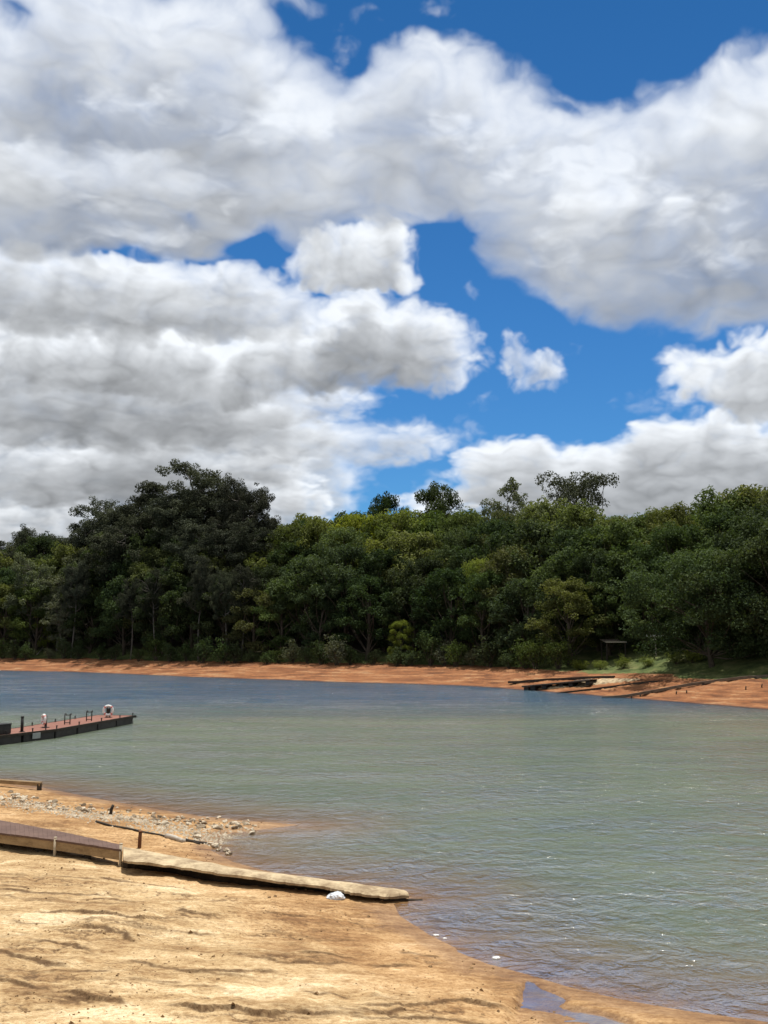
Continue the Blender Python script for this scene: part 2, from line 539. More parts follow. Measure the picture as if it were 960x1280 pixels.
for _k in range(24):
    _x, _y = _rs.uniform(-20, 560), _rs.uniform(1096, 1276)
    if _x > 330 + (_y - 1096) * 1.5:
        continue
    _l = _rs.uniform(25, 80)
    _t = _rs.uniform(-.05, .12)
    SCARPS.append(([(_x - _l, _y - _t * _l), (_x - _l * .3, _y + _rs.uniform(-2, 2)), (_x + _l * .4, _y + _rs.uniform(-2, 2)), (_x + _l, _y + _t * _l)], _rs.uniform(.015, .05), _rs.uniform(.25, .6)))
SCARPS_W = [(np.array([on_plane(px, py, .3) for px, py in s]), h, w) for s, h, w in SCARPS]


LAST = {}
PATCH_PX = [(140, 1166, 80, 15), (55, 1196, 70, 9), (45, 1230, 80, 12), (115, 1256, 70, 9), (250, 1142, 45, 4), (310, 1272, 100, 8), (545, 1250, 80, 6), (380, 1192, 120, 4), (15, 1270, 60, 9), (210, 1118, 120, 5),
            (430, 1137, 50, 5), (480, 1262, 30, 6), (360, 1162, 60, 4), (90, 1105, 90, 4), (520, 1178, 40, 5), (250, 1250, 60, 5), (40, 1100, 60, 5)]
PATCH_W = []
for _x, _y, _a, _b in PATCH_PX:
    _c = on_plane(_x, _y, .35)
    PATCH_W.append((_c[0], _c[1], abs(on_plane(_x + _a, _y, .35)[0] - _c[0]), abs(on_plane(_x, _y - _b, .35)[1] - _c[1])))
PALE_PX = [(440, 1220, 150, 14), (200, 1236, 150, 12), (330, 1240, 120, 10), (90, 1152, 110, 10), (260, 1170, 140, 10), (60, 1215, 90, 6), (340, 1125, 80, 5), (120, 1275, 130, 7)]
PALE_W = []
for _x, _y, _a, _b in PALE_PX:
    _c = on_plane(_x, _y, .35)
    PALE_W.append((_c[0], _c[1], abs(on_plane(_x + _a, _y, .35)[0] - _c[0]), abs(on_plane(_x, _y - _b, .35)[1] - _c[1])))


def land(x, y, want=False):
    """Height of the ground, with masks for its material."""
    x = np.asarray(x, np.float32); y = np.asarray(y, np.float32)
    r = np.hypot(x, y)
    th = np.arctan2(x, y)
    # near beach
    d, ins = seg_dist(x, y, SHORE)
    d = d + .18 * NG[0].fbm(x * .9, y * .9, 3) * smooth01(d / .5)
    sd = np.where(ins, d, -d)
    zb = np.where(sd > 0, .075 * np.minimum(sd, 4) + .045 * np.clip(sd - 4, 0, 22), np.maximum(.07 * sd, -.5) + np.where(sd < -7, .10 * (sd + 7), 0))
    zb = zb + 3.6 * smooth01((10.5 - r) / 9.0) * (sd > -5)
    # spit: low
    # far side
    rs = np.interp(th, FAR_TH, FAR_R)
    s = r - rs + 1.6 * NG[1].fbm(x * .07, y * .07, 5, .55)
    bank = np.where(s > 0, .155 * np.minimum(s, 12) + .05 * np.clip(s - 12, 0, 8), np.maximum(.12 * s, -6))
    hill = 22.0 * (1 - np.exp(-np.maximum(s - 17, 0) * .2 / 22.0))
    zf = bank + hill + 1.2 * NG[2].fbm(x * .02, y * .02, 3) * smooth01((s - 15) / 30)
    # erosion steps on the far bank
    zf = zf + .30 * NG[3].fbm(x * .22, s * .8, 5, .6) * smooth01(s / 2.5) * (1 - smooth01((s - 16) / 8))
    zb = np.maximum(zb, -6.0)
    z = np.where(sd > -30, np.maximum(zb, np.where(s > -12, zf, -6)), np.maximum(zf, -6.0))
    z = np.where(r > 330, np.maximum(z, 3.0), z)
    near = (r < 62) & (sd > -3)
    crack_shade = np.zeros_like(z)
    rgh = np.zeros_like(z)
    if near.any():
        xn, yn, sn = x[near], y[near], sd[near]
        up = smooth01(sn / 1.2)
        h = .05 * NG[0].fbm(xn * .35, yn * .5, 3) * up
        # low water-line terraces
        q = zb[near] / .085 + .8 * NG[1].fbm(xn * .5 + 9, yn * .8, 4)
        fr = q - np.floor(q)
        t_ = .030 * (smooth01(fr / .22) - fr)
        h = h + t_ * up
        h = h + .020 * NG[2].fbm(xn * 1.2, yn * 2.6, 5, .55) * up
        rid = 1 - np.abs(NG[3].fbm(xn * .55 + 3, yn * 1.5, 4, .5)) * 2.4
        rid = np.clip(rid, 0, 1) ** 6
        msk = smooth01(NG[4].fbm(xn * .16, yn * .2, 2) * 2.2 + .35)
        h = h - .045 * rid * up * msk
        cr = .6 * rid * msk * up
        rough = smooth01(1.6 * NG[2].fbm(xn * .22 + 5, yn * .3, 3) + .25) * up
        lump = np.abs(NG[0].fbm(xn * 2.0, yn * 3.2, 6, .58))
        h = h + rough * (.055 * lump - .012)
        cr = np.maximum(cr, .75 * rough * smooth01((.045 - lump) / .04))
        h = h + up * (.016 * NG[3].fbm(xn * 4.0, yn * 5.5, 4, .62) - .014 * smooth01(2.2 * np.abs(NG[1].fbm(xn * 2.2 + 4, yn * 4.0, 4, .55)) * -1 + .35))
        # rough, crumbling patches
        patch = np.zeros_like(xn)
        for cx_, cy_, ax_, ay_ in PATCH_W:
            patch = np.maximum(patch, smooth01(1.35 - np.hypot((xn - cx_) / ax_, (yn - cy_) / ay_) + .75 * NG[4].fbm(xn * .9, yn * .9, 4, .55)))
        patch = patch * up
        lump2 = NG[0].fbm(xn * 1.5, yn * 2.2, 6, .6)
        h = h + patch * (.075 * np.abs(lump2) - .015)
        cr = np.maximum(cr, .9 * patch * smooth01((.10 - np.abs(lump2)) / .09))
        rgh[near] = patch
        wob0 = .24 * NG[2].fbm(xn * 1.4, yn * 1.6, 6, .62)
        mod0 = np.clip(.62 + .9 * NG[1].fbm(xn * 1.1, yn * 1.1, 3, .5), .12, 1.0)
        for pts, hh, ww in SCARPS_W:
            dx, dy = pts[-1] - pts[0]
            L = math.hypot(dx, dy)
            tx, ty = dx / L, dy / L
            nx_, ny_ = -ty, tx
            if ny_ < 0:
                nx_, ny_ = -nx_, -ny_
            al_ = (xn - pts[0][0]) * tx + (yn - pts[0][1]) * ty
            of_ = (xn - pts[0][0]) * nx_ + (yn - pts[0][1]) * ny_
            m_ = (al_ > -.3 * L) & (al_ < 1.3 * L) & (np.abs(of_) < 3.0)
            if not m_.any():
                continue
            al = al_[m_]
            pal = (pts[:, 0] - pts[0][0]) * tx + (pts[:, 1] - pts[0][1]) * ty
            pof = (pts[:, 0] - pts[0][0]) * nx_ + (pts[:, 1] - pts[0][1]) * ny_
            off = of_[m_] - np.interp(al, pal, pof) + wob0[m_]
            tap = smooth01((al + .25 * L) / (.3 * L)) * smooth01((1.25 * L - al) / (.3 * L))
            hv = .62 * hh * tap * mod0[m_]
            h[m_] = h[m_] + hv * np.where(off > 0, smooth01(off / .035) * np.exp(-np.maximum(off, 0) / (1.6 * ww)), 0)
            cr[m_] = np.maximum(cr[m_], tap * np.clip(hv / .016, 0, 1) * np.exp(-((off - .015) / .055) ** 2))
        z[near] = z[near] + h
        crack_shade[near] = cr
        # puddle by the water
        pd, pin = seg_dist(xn, yn, PUDDLE)
        ps = np.where(pin, pd, -pd) + .06 * NG[2].fbm(xn * 2, yn * 2, 3)
        z[near] = z[near] - .10 * smooth01((ps + .10) / .22)
    if not want:
        return z
    LAST['rough'] = rgh
    return z, sd, s, crack_shade


def H(x, y):
    return float(land(np.array([x]), np.array([y]))[0])


def on_ground(px, py, lift=0.0, t0=8.0, t1=420.0):
    """First point of the ground met by the line of sight through a pixel of the photograph."""
    d = ray(px, py)
    ts = np.concatenate([np.arange(t0, 70, .05), np.arange(70, t1, .25)])
    z = np.maximum(land(d[0] * ts, d[1] * ts), 0.0)
    k = int(np.argmax(CAM_H + d[2] * ts <= z))
    return Vector((d[0] * ts[k], d[1] * ts[k], float(z[k]) + lift))


def polar_mesh(name, th, rr, zfun):
    T, R = np.meshgrid(th, rr)
    x, y = R * np.sin(T), R * np.cos(T)
    z = zfun(x.ravel(), y.ravel())
    nt, nr = len(th), len(rr)
    co = np.stack([x.ravel(), y.ravel(), z], 1).astype(np.float32)
    i = np.arange((nr - 1) * (nt - 1))
    a = (i // (nt - 1)) * nt + i % (nt - 1)
    quads = np.stack([a, a + 1, a + nt + 1, a + nt], 1)[:, ::-1].astype(np.int32)
    me = bpy.data.meshes.new(name)
    me.vertices.add(len(co))
    me.vertices.foreach_set('co', co.ravel())
    me.loops.add(quads.size)
    me.loops.foreach_set('vertex_index', quads.ravel())
    me.polygons.add(len(quads))
    me.polygons.foreach_set('loop_start', np.arange(0, quads.size, 4, dtype=np.int32))
    me.polygons.foreach_set('use_smooth', np.ones(len(quads), bool))
    me.update(calc_edges=True)
    return link(bpy.data.objects.new(name, me)), x.ravel(), y.ravel()


def fattr(me, name, vals):
    a = me.attributes.new(name, 'FLOAT', 'POINT')
    a.data.foreach_set('value', np.asarray(vals, np.float32))


fine_t = np.radians(np.arange(-23.5, 23.51, .075))
coarse = np.radians(np.concatenate([np.arange(24.5, 40, 1.5), np.arange(40, 181, 5)]))
TH = np.concatenate([-coarse[::-1], fine_t, coarse])
RR = np.concatenate([np.geomspace(.4, 10.5, 26)[:-1], np.geomspace(10.5, 44, 640)[:-1], np.geomspace(44, 84, 40)[:-1], np.geomspace(84, 235, 190)[:-1], np.geomspace(235, 6000, 40)])
keep = {}


def ground_z(x, y):
    z, sd, s, cr = land(x, y, True)
    keep.update(z=z, sd=sd, s=s, cr=cr)
    return z


ground, gx, gy = polar_mesh('ground', TH, RR, ground_z)
ground['kind'] = 'structure'
gth = np.arctan2(gx, gy)
z, sd, s, cr = keep['z'], keep['sd'], keep['s'], keep['cr']
fattr(ground.data, 'crack_shade', np.clip(cr, 0, 1))
fattr(ground.data, 'rough', LAST['rough'])
pale = np.zeros_like(z)
nr_ = np.hypot(gx, gy) < 50
for cx_, cy_, ax_, ay_ in PALE_W:
    pale[nr_] = np.maximum(pale[nr_], smooth01(1.2 - np.hypot((gx[nr_] - cx_) / ax_, (gy[nr_] - cy_) / ay_) + .6 * NG[1].fbm(gx[nr_] * .7, gy[nr_] * .9, 4)))
fattr(ground.data, 'pale', pale)
fattr(ground.data, 'ochre', np.clip(smooth01((gy - 25.5 + .25 * gx) / 3.5) + 1.0 * smooth01((.34 - z) / .2), 0, 1) * nr_)
fattr(ground.data, 'far_bank', smooth01((np.hypot(gx, gy) - 75) / 6))
# grass: the right-hand slope under the spreading tree, and the strip along the foot of the wood
wob = NG[0].fbm(gx * .12, gy * .12, 4)
right_side = smooth01((gth - math.atan2(*on_plane(640, 850))) / .10)
gr = smooth01((s - (13.8 - 3.6 * right_side) + 5.0 * wob) / 3.5)
fattr(ground.data, 'grass', np.clip(gr, 0, 1))
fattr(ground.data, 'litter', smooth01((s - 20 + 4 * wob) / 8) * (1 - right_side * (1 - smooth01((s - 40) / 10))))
fattr(ground.data, 'wet', np.clip(np.maximum(1 - smooth01((z - .01) / .085), 0), 0, 1))
slope_d = sd


SAND = [(.37, (.25, .15, .072)), (.425, (.39, .255, .125)), (.48, (.52, .37, .195)), (.54, (.66, .50, .29)), (.60, (.80, .66, .43))]


def ground_material():
    m, N, bs = material('shore_ground', .9, .25)
    g = N.n('ShaderNodeNewGeometry')
    P = g.outputs['Position']

    def at(n):
        a = N.n('ShaderNodeAttribute', attribute_name=n)
        return a.outputs['Fac']
    big = N.noise(N.vm('MULTIPLY', P, (.30, .42, .3)), 1.0, 6, .62, dist=.8)
    mid = N.noise(N.vm('MULTIPLY', P, (1.1, 2.0, 1.5)), 1.0, 7, .68, dist=.9)
    streak = N.noise(N.vm('MULTIPLY', P, (.9, 5.5, 3.0)), 1.0, 6, .7, dist=.4)
    fine = N.noise(N.vm('MULTIPLY', P, (11, 15, 12)), 1.0, 5, .75)
    # pale crust, ochre sand, brown damp soil
    mixv = N.m('ADD', N.m('MULTIPLY', big, .42), N.m('MULTIPLY', mid, .36))
    mixv = N.m('ADD', mixv, N.m('MULTIPLY', streak, .22))
    mixp = N.m('ADD', N.m('MULTIPLY', at('pale'), .055), N.m('MULTIPLY', at('rough'), -.034))
    mixp = N.m('ADD', mixp, N.m('MULTIPLY', at('ochre'), -.030))
    sand = N.ramp(N.m('ADD', mixv, mixp), SAND)
    sand = N.mix(N.m('MULTIPLY', at('ochre'), .55), sand, N.mix(1.0, sand, (.86, .66, .50, 1), 'MULTIPLY'))
    sand = N.mix(N.rng(fine, .36, .60, .75, 0), sand, N.mix(1.0, sand, (.58, .48, .38, 1), 'MULTIPLY'))
    grit = N.noise(N.vm('MULTIPLY', P, (46, 60, 50)), 1.0, 3, .8)
    sand = N.mix(N.rng(grit, .34, .58, .62, 0), sand, N.mix(1.0, sand, (.62, .54, .46, 1), 'MULTIPLY'))
    specks = N.rng(N.noise(N.vm('MULTIPLY', P, (6, 10, 8)), 1.0, 4, .85), .61, .66)
    sand = N.mix(N.m('MULTIPLY', specks, .75), sand, (.09, .05, .025, 1))
    lines = N.rng(N.m('ABSOLUTE', N.m('SUBTRACT', N.noise(N.vm('MULTIPLY', P, (.5, 2.6, 2.0)), 1.0, 5, .6, dist=.5), .5)), 0.0, .020, 1, 0)
    lines = N.m('MULTIPLY', lines, N.rng(big, .42, .58, 1.0, 0.1))
    sand = N.mix(N.m('MULTIPLY', lines, .55), sand, (.14, .08, .035, 1))
    sand = N.mix(N.m('MULTIPLY', at('crack_shade'), .9), sand, (.085, .045, .02, 1))  # dark soil colour in cracks also paints the shade of undercut scarp faces
    # the far bank: red clay with paler washed strips
    cv = N.noise(N.vm('MULTIPLY', P, (.10, .30, 4.5)), 1.0, 6, .62)
    clay = N.ramp(cv, [(.36, (.11, .042, .017)), (.46, (.215, .082, .030)), (.55, (.30, .128, .050)), (.66, (.38, .22, .11))])
    clay = N.mix(N.rng(N.noise(N.vm('MULTIPLY', P, (1.2, 2.0, 5)), 1.0, 5, .7), .36, .6, .5, 0), clay, (.13, .06, .03, 1))
    col = N.mix(at('far_bank'), sand, clay)
    col = N.mix(N.m('MULTIPLY', at('wet'), .62), col, N.mix(1.0, col, (.50, .42, .38, 1), 'MULTIPLY'))
    gv = N.noise(N.vm('MULTIPLY', P, (.5, .5, .5)), 1.0, 6, .65)
    grass = N.ramp(gv, [(.35, (.035, .052, .014)), (.5, (.080, .104, .028)), (.65, (.15, .15, .058))])
    gm = N.rng(N.m('ADD', at('grass'), N.m('MULTIPLY', N.m('SUBTRACT', gv, .5), 1.2)), .35, .65)
    col = N.mix(gm, col, grass)
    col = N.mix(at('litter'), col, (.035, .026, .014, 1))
    N.put(bs.inputs['Base Color'], col)
    N.put(bs.inputs['Roughness'], N.rng(at('wet'), .3, 1.0, .92, .42))
    b = N.n('ShaderNodeBump')
    b.inputs['Strength'].default_value = .8
    b.inputs['Distance'].default_value = .05
    N.put(b.inputs['Height'], N.m('ADD', N.m('MULTIPLY', mid, .9), N.m('ADD', N.m('MULTIPLY', fine, .6), N.m('MULTIPLY', grit, .16))))
    N.put(bs.inputs['Normal'], b.outputs[0])
    return m


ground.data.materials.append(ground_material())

# ------------------------------------------------------------------ water
WT = np.concatenate([-coarse[::-1], np.radians(np.arange(-23.5, 23.51, .25)), coarse])
WR = np.concatenate([np.geomspace(4, 12, 8)[:-1], np.geomspace(12, 48, 150)[:-1], np.geomspace(48, 260, 110)[:-1], np.geomspace(260, 5000, 14)])
wk = {}


def water_z(x, y):
    z, sd, s, c = land(x, y, True)
    wk.update(d=-z, sd=-sd, s=-s)
    return np.zeros_like(x)


water, wx, wy = polar_mesh('water', WT, WR, water_z)
water['kind'] = 'structure'
fattr(water.data, 'depth', np.clip(wk['d'], 0, 3))
_pd, _pi = seg_dist(wx, wy, PUDDLE)
fattr(water.data, 'still', smooth01((np.where(_pi, _pd, -_pd) + .35) / .3))
fattr(water.data, 'offshore', np.clip(wk['sd'], 0, 200))


def water_material():
    m = bpy.data.materials.new('lake_water')
    m.use_nodes = True
    t = m.node_tree
    t.nodes.clear()
    N = NT(t)
    P = N.n('ShaderNodeNewGeometry').outputs['Position']

    def at(n):
        return N.n('ShaderNodeAttribute', attribute_name=n).outputs['Fac']
    x, y, z = N.sep(P)
    # silt: green-grey off this beach, browner in the shallows, clear and dark beyond a wandering front
    wander = N.noise(N.vm('MULTIPLY', P, (.02, .06, 0)), 1.0, 4, .6)
    front = N.m('MULTIPLY_ADD', N.m('SUBTRACT', wander, .5), 34.0, y)
    farf = N.rng(front, 66, 96)
    blot = N.noise(N.vm('MULTIPLY', P, (.10, .22, 0)), 1.0, 4, .6)
    silt = N.mix(N.rng(blot, .35, .65), (.086, .112, .076, 1), (.114, .138, .096, 1))
    silt = N.mix(farf, silt, (.026, .058, .092, 1))
    shal = N.rng(N.m('MULTIPLY_ADD', N.m('SUBTRACT', blot, .5), 2.0, at('offshore')), .2, 4.6, 1.0, 0.0)
    silt = N.mix(N.m('MULTIPLY', shal, .75), silt, (.23, .165, .11, 1))
    diff = N.n('ShaderNodeBsdfDiffuse')
    N.put(diff.inputs['Color'], silt)
    tr = N.n('ShaderNodeBsdfTransparent')
    N.put(tr.inputs['Color'], (.86, .80, .70, 1))
    clear = N.m('POWER', 2.718, N.m('MULTIPLY', at('depth'), -9.0))
    body = N.n('ShaderNodeMixShader')
    N.put(body.inputs[0], clear)
    t.links.new(diff.outputs[0], body.inputs[1]); t.links.new(tr.outputs[0], body.inputs[2])
    # chop: short wind waves, crests lying across the view and a little slanted
    q = N.n('ShaderNodeMapping')
    q.inputs['Rotation'].default_value = (0, 0, math.radians(-9))
    q.inputs['Scale'].default_value = (1.05, 1.0, 1.0)
    N.put(q.inputs['Vector'], P)
    v = q.outputs[0]
    w1 = N.noise(v, 1.7, 4, .6, dist=.5)
    w2 = N.noise(v, 4.6, 4, .6, dist=.3)
    w3 = N.noise(v, .55, 3, .55)
    gust = N.noise(N.vm('MULTIPLY', P, (.035, .07, 0)), 1.0, 3, .6)
    hgt = N.m('ADD', N.m('MULTIPLY', w1, .165), N.m('MULTIPLY', w2, .05))
    hgt = N.m('ADD', hgt, N.m('MULTIPLY', w3, .085))
    amp = N.m('MULTIPLY', N.rng(gust, .3, .7, .65, 1.15), N.m('MULTIPLY', N.rng(at('depth'), .0, .3, .45, 1.0), N.m('MULTIPLY', N.rng(y, 55, 110, 1.0, 1.6), N.m('MULTIPLY_ADD', at('still'), -.9, 1.0))))
    b = N.n('ShaderNodeBump')
    b.inputs['Strength'].default_value = 1.0
    b.inputs['Distance'].default_value = 1.0
    N.put(b.inputs['Height'], N.m('MULTIPLY', hgt, amp))
    t.links.new(b.outputs[0], diff.inputs['Normal'])
    gl = N.n('ShaderNodeBsdfGlossy')
    gl.inputs['Roughness'].default_value = .11
    N.put(gl.inputs['Color'], (1, 1, 1, 1))
    t.links.new(b.outputs[0], gl.inputs['Normal'])
    fr = N.n('ShaderNodeFresnel')
    fr.inputs['IOR'].default_value = 1.33
    t.links.new(b.outputs[0], fr.inputs['Normal'])
    top = N.n('ShaderNodeMixShader')
    N.put(top.inputs[0], N.m('MULTIPLY', fr.outputs[0], N.m('MULTIPLY', N.rng(N.m('ADD', N.m('MULTIPLY', N.noise(N.vm('MULTIPLY', P, (.14, .36, 0)), 1.0, 4, .6), .5), N.m('MULTIPLY', N.noise(N.vm('MULTIPLY', P, (.9, 1.7, 0)), 1.0, 4, .65), .5)), .38, .62, .20, .62), N.rng(y, 70, 105, 1.0, .62))))
    t.links.new(body.outputs[0], top.inputs[1]); t.links.new(gl.outputs[0], top.inputs[2])
    o = N.n('ShaderNodeOutputMaterial')
    t.links.new(top.outputs[0], o.inputs['Surface'])
    return m


water.data.materials.append(water_material())

# ------------------------------------------------------------------ trees
def leaf_material(name, dark, light, trans=.25, back=(1.25, 1.35, .55)):
    m = bpy.data.materials.new(name)
    m.use_nodes = True
    t = m.node_tree
    t.nodes.clear()
    N = NT(t)
    a = N.n('ShaderNodeAttribute', attribute_name='tone').outputs['Fac']
    rnd = N.n('ShaderNodeObjectInfo').outputs['Random']
    col = N.mix(a, (*dark, 1), (*light, 1))
    hs = N.n('ShaderNodeHueSaturation')
    N.put(hs.inputs['Hue'], N.rng(rnd, 0, 1, .485, .515, smooth=False))
    N.put(hs.inputs['Value'], N.rng(N.m('FRACT', N.m('MULTIPLY', rnd, 7.31)), 0, 1, .72, 1.25, smooth=False))
    N.put(hs.inputs['Saturation'], N.rng(N.m('FRACT', N.m('MULTIPLY', rnd, 3.77)), 0, 1, .85, 1.1, smooth=False))
    N.put(hs.inputs['Color'], col)
    bs = N.n('ShaderNodeBsdfPrincipled')
    N.put(bs.inputs['Base Color'], hs.outputs[0])
    bs.inputs['Roughness'].default_value = .8
    bs.inputs['Specular IOR Level'].default_value = .06
    tl = N.n('ShaderNodeBsdfTranslucent')
    N.put(tl.inputs['Color'], N.vm('MULTIPLY', hs.outputs[0], back))
    mx = N.n('ShaderNodeMixShader')
    mx.inputs[0].default_value = trans
    t.links.new(bs.outputs[0], mx.inputs[1]); t.links.new(tl.outputs[0], mx.inputs[2])
    o = N.n('ShaderNodeOutputMaterial')
    t.links.new(mx.outputs[0], o.inputs['Surface'])
    return m


LEAF = {
    'dark': leaf_material('leaf_dark_green', (.036, .056, .026), (.078, .106, .044)),
    'mid': leaf_material('leaf_mid_green', (.052, .078, .028), (.108, .142, .046)),
    'olive': leaf_material('leaf_olive', (.076, .090, .034), (.150, .164, .058)),
    'bright': leaf_material('leaf_yellow_green', (.12, .15, .032), (.22, .24, .055), .35),
    'gum': leaf_material('leaf_gum_tree', (.044, .052, .036), (.092, .102, .064), .15, (1.1, 1.1, .7)),
    'grey': leaf_material('leaf_grey_green', (.088, .100, .062), (.165, .176, .108), .2),
}
BARK = weathered('bark_brown', (.055, .042, .030), (.12, .095, .07), 1.5, .9, .03, (1, 1, .3))
BARK_PALE = weathered('bark_pale', (.10, .09, .075), (.23, .205, .175), 1.2, .85, .02, (1, 1, .25))


def leaf_cloud(name, clumps, rng, size, per, flat=.75, parent=None, mat=None):
    """A crown: many small leaf faces gathered in clumps. clumps: (centre, radius, tone)."""
    P, Nn, T = [], [], []
    for c, r, tone in clumps:
        n = max(6, int(per * (r / .7) ** 2))
        d = rng.normal(size=(n, 3)); d /= np.linalg.norm(d, axis=1)[:, None]
        rad = r * rng.uniform(.35, 1.0, (n, 1)) ** .6
        p = np.array(c) + d * rad * np.array((1, 1, flat))
        nn = d * .55 + rng.normal(size=(n, 3)) * .55 + np.array((0, 0, .55))
        nn /= np.linalg.norm(nn, axis=1)[:, None]
        P.append(p); Nn.append(nn)
        T.append(np.clip(tone + rng.uniform(-.22, .22, n), 0, 1))
    P = np.concatenate(P); Nn = np.concatenate(Nn); T = np.concatenate(T)
    n = len(P)
    a = np.cross(Nn, rng.normal(size=(n, 3))); a /= np.linalg.norm(a, axis=1)[:, None]
    b = np.cross(Nn, a)
    L = size * rng.uniform(.6, 1.25, (n, 1)); Wd = L * rng.uniform(.34, .6, (n, 1))
    droop = Nn * L * .12
    v = np.stack([P - a * L * .5, P + b * Wd * .5 + droop, P + a * L * .5 - droop, P - b * Wd * .5 + droop], 1).reshape(-1, 3).astype(np.float32)
    me = bpy.data.meshes.new(name)
    me.vertices.add(len(v)); me.vertices.foreach_set('co', v.ravel())
    me.loops.add(4 * n); me.loops.foreach_set('vertex_index', np.arange(4 * n, dtype=np.int32))
    me.polygons.add(n); me.polygons.foreach_set('loop_start', np.arange(0, 4 * n, 4, dtype=np.int32))
    me.update(calc_edges=True)
    at = me.attributes.new('tone', 'FLOAT', 'FACE')
    at.data.foreach_set('value', T.astype(np.float32))
    if mat is not None:
        me.materials.append(mat)
    o = link(bpy.data.objects.new(name, me))
    o.parent = parent
    return o


def bend(a, b, sag, rng, n=5, wob=.12):
    a, b = np.array(a, float), np.array(b, float)
    L = np.linalg.norm(b - a)
    out = []
    w = rng.normal(size=3) * wob * L
    for i in range(n):
        t = i / (n - 1)
        out.append(a + (b - a) * t + w * math.sin(math.pi * t) + np.array((0, 0, sag * L * math.sin(math.pi * t))))
    return out


def broadleaf(seed, h, R, leaf, base=.22, lobes=15, bark=None, size=.36, per=46, flat=.72, wide_top=False, fine=.72):
    """Rounded tree: trunk, limbs to each lobe, and lobes built of clumps."""
    rng = np.random.RandomState(seed)
    root = thing('broadleaf_tree', 'tree', 'tree')
    tb = MB()
    top = np.array((rng.normal() * .3, rng.normal() * .3, h * .70))
    tp = bend((0, 0, -.6), top, 0, rng, 7, .03)
    r0 = .018 * h + .05
    tb.tube(tp, [r0 * (1.25 - .95 * i / 6) for i in range(7)], 7)
    clumps = []
    for k in range(lobes):
        f = (k + .5) / lobes
        zz = h * (base + (1 - base) * (f ** .85))
        ang = k * 2.399 + rng.uniform(-.5, .5)
        if wide_top:
            rr = R * (.35 + .65 * f) * rng.uniform(.55, 1.0)
        else:
            q = (zz / h - base) / (1 - base)
            rr = R * math.sqrt(max(.04, 1 - abs(2 * q - .85) ** 2.2 * .62)) * rng.uniform(.45, .86) * (1 - .75 * max(0, q - .8) / .2)
        lr = R * rng.uniform(.30, .46)
        c = np.array((rr * math.cos(ang), rr * math.sin(ang), min(zz, h - lr * .55)))
        j = min(5, max(1, int(6 * f * .9)))
        s0 = tp[j]
        tb.tube(bend(s0, c, -.05, rng, 4, .08), [r0 * .34, r0 * .26, r0 * .16, r0 * .07], 5, cap=False)
        m = rng.randint(11, 16)
        lt = rng.uniform(.15, .75)
        for q in range(m):
            d = rng.normal(size=3); d /= np.linalg.norm(d)
            if d[2] < -.35:
                d[2] *= -.6
            cc = c + d * lr * rng.uniform(.55, 1.0) * np.array((1, 1, flat))
            clumps.append((cc, fine * rng.uniform(.6, 1.25) * R / 5, np.clip(lt + rng.uniform(-.25, .25), 0, 1)))
    tb.build('trunk', bark or BARK, root, True)
    leaf_cloud('crown', clumps, rng, size, per, .8, root, LEAF[leaf])
    root['h'] = h
    return root


def gum(seed, h, R, leaf='gum', clear=.50, limbs=9, bark=None, per=50, size=.36, lean=.05, clump=.84):
    """Gum tree: long bare trunk, steep forking limbs, separate tufts of leaf with sky between."""
    rng = np.random.RandomState(seed)
    root = thing('gum_tree', 'tree', 'tree')
    tb = MB()
    top = np.array((rng.normal() * lean * h, rng.normal() * lean * h, h * .80))
    tp = bend((0, 0, -.6), top, 0, rng, 9, .035)
    r0 = .011 * h + .05
    tb.tube(tp, [r0 * (1.25 - .95 * i / 8) for i in range(9)], 7)
    clumps = []
    for k in range(limbs):
        f = clear + (.80 - clear) * (k + .3) / limbs
        i = f / .80 * 8
        i0 = min(7, int(i))
        s0 = tp[i0] + (tp[i0 + 1] - tp[i0]) * (i - i0)
        ang = k * 2.399 + rng.uniform(-.4, .4)
        ext = R * (1.05 - .55 * (f - clear) / (.8 - clear + .01)) * rng.uniform(.6, 1.0)
        end = s0 + np.array((ext * math.cos(ang), ext * math.sin(ang), h * rng.uniform(.10, .19)))
        end[2] = min(end[2], h * (.97 - .22 * (math.hypot(end[0] - top[0], end[1] - top[1]) / R) ** 2))
        lp = bend(s0, end, -.08, rng, 6, .10)
        tb.tube(lp, [r0 * .42, r0 * .36, r0 * .30, r0 * .22, r0 * .15, r0 * .07], 5, cap=False)
        for q in range(5 + rng.randint(0, 3)):
            st = lp[2 + rng.randint(0, 3)]
            e2 = st + (rng.normal(size=3) * np.array((1, 1, .55)) + np.array((math.cos(ang) * .5, math.sin(ang) * .5, .35))) * R * .27
            e2[2] = min(e2[2], h * .97)
            tb.tube(bend(st, e2, 0, rng, 4, .1), [r0 * .2, r0 * .15, r0 * .1, r0 * .04], 4, cap=False)
            t0 = rng.uniform(.1, .8)
            for w in range(4 + rng.randint(0, 4)):
                clumps.append((e2 + rng.normal(size=3) * np.array((.62, .62, .34)) * R * .17, clump * rng.uniform(.55, 1.15) * R / 6, np.clip(t0 + rng.uniform(-.2, .2), 0, 1)))
        for w in range(5):
            clumps.append((end + rng.normal(size=3) * np.array((.6, .6, .35)) * R * .2, clump * rng.uniform(.6, 1.2) * R / 6, rng.uniform(.2, .9)))
    tb.build('trunk', bark or BARK_PALE, root, True)
    leaf_cloud('crown', clumps, rng, size, per, .72, root, LEAF[leaf])
    root['h'] = h
    return root


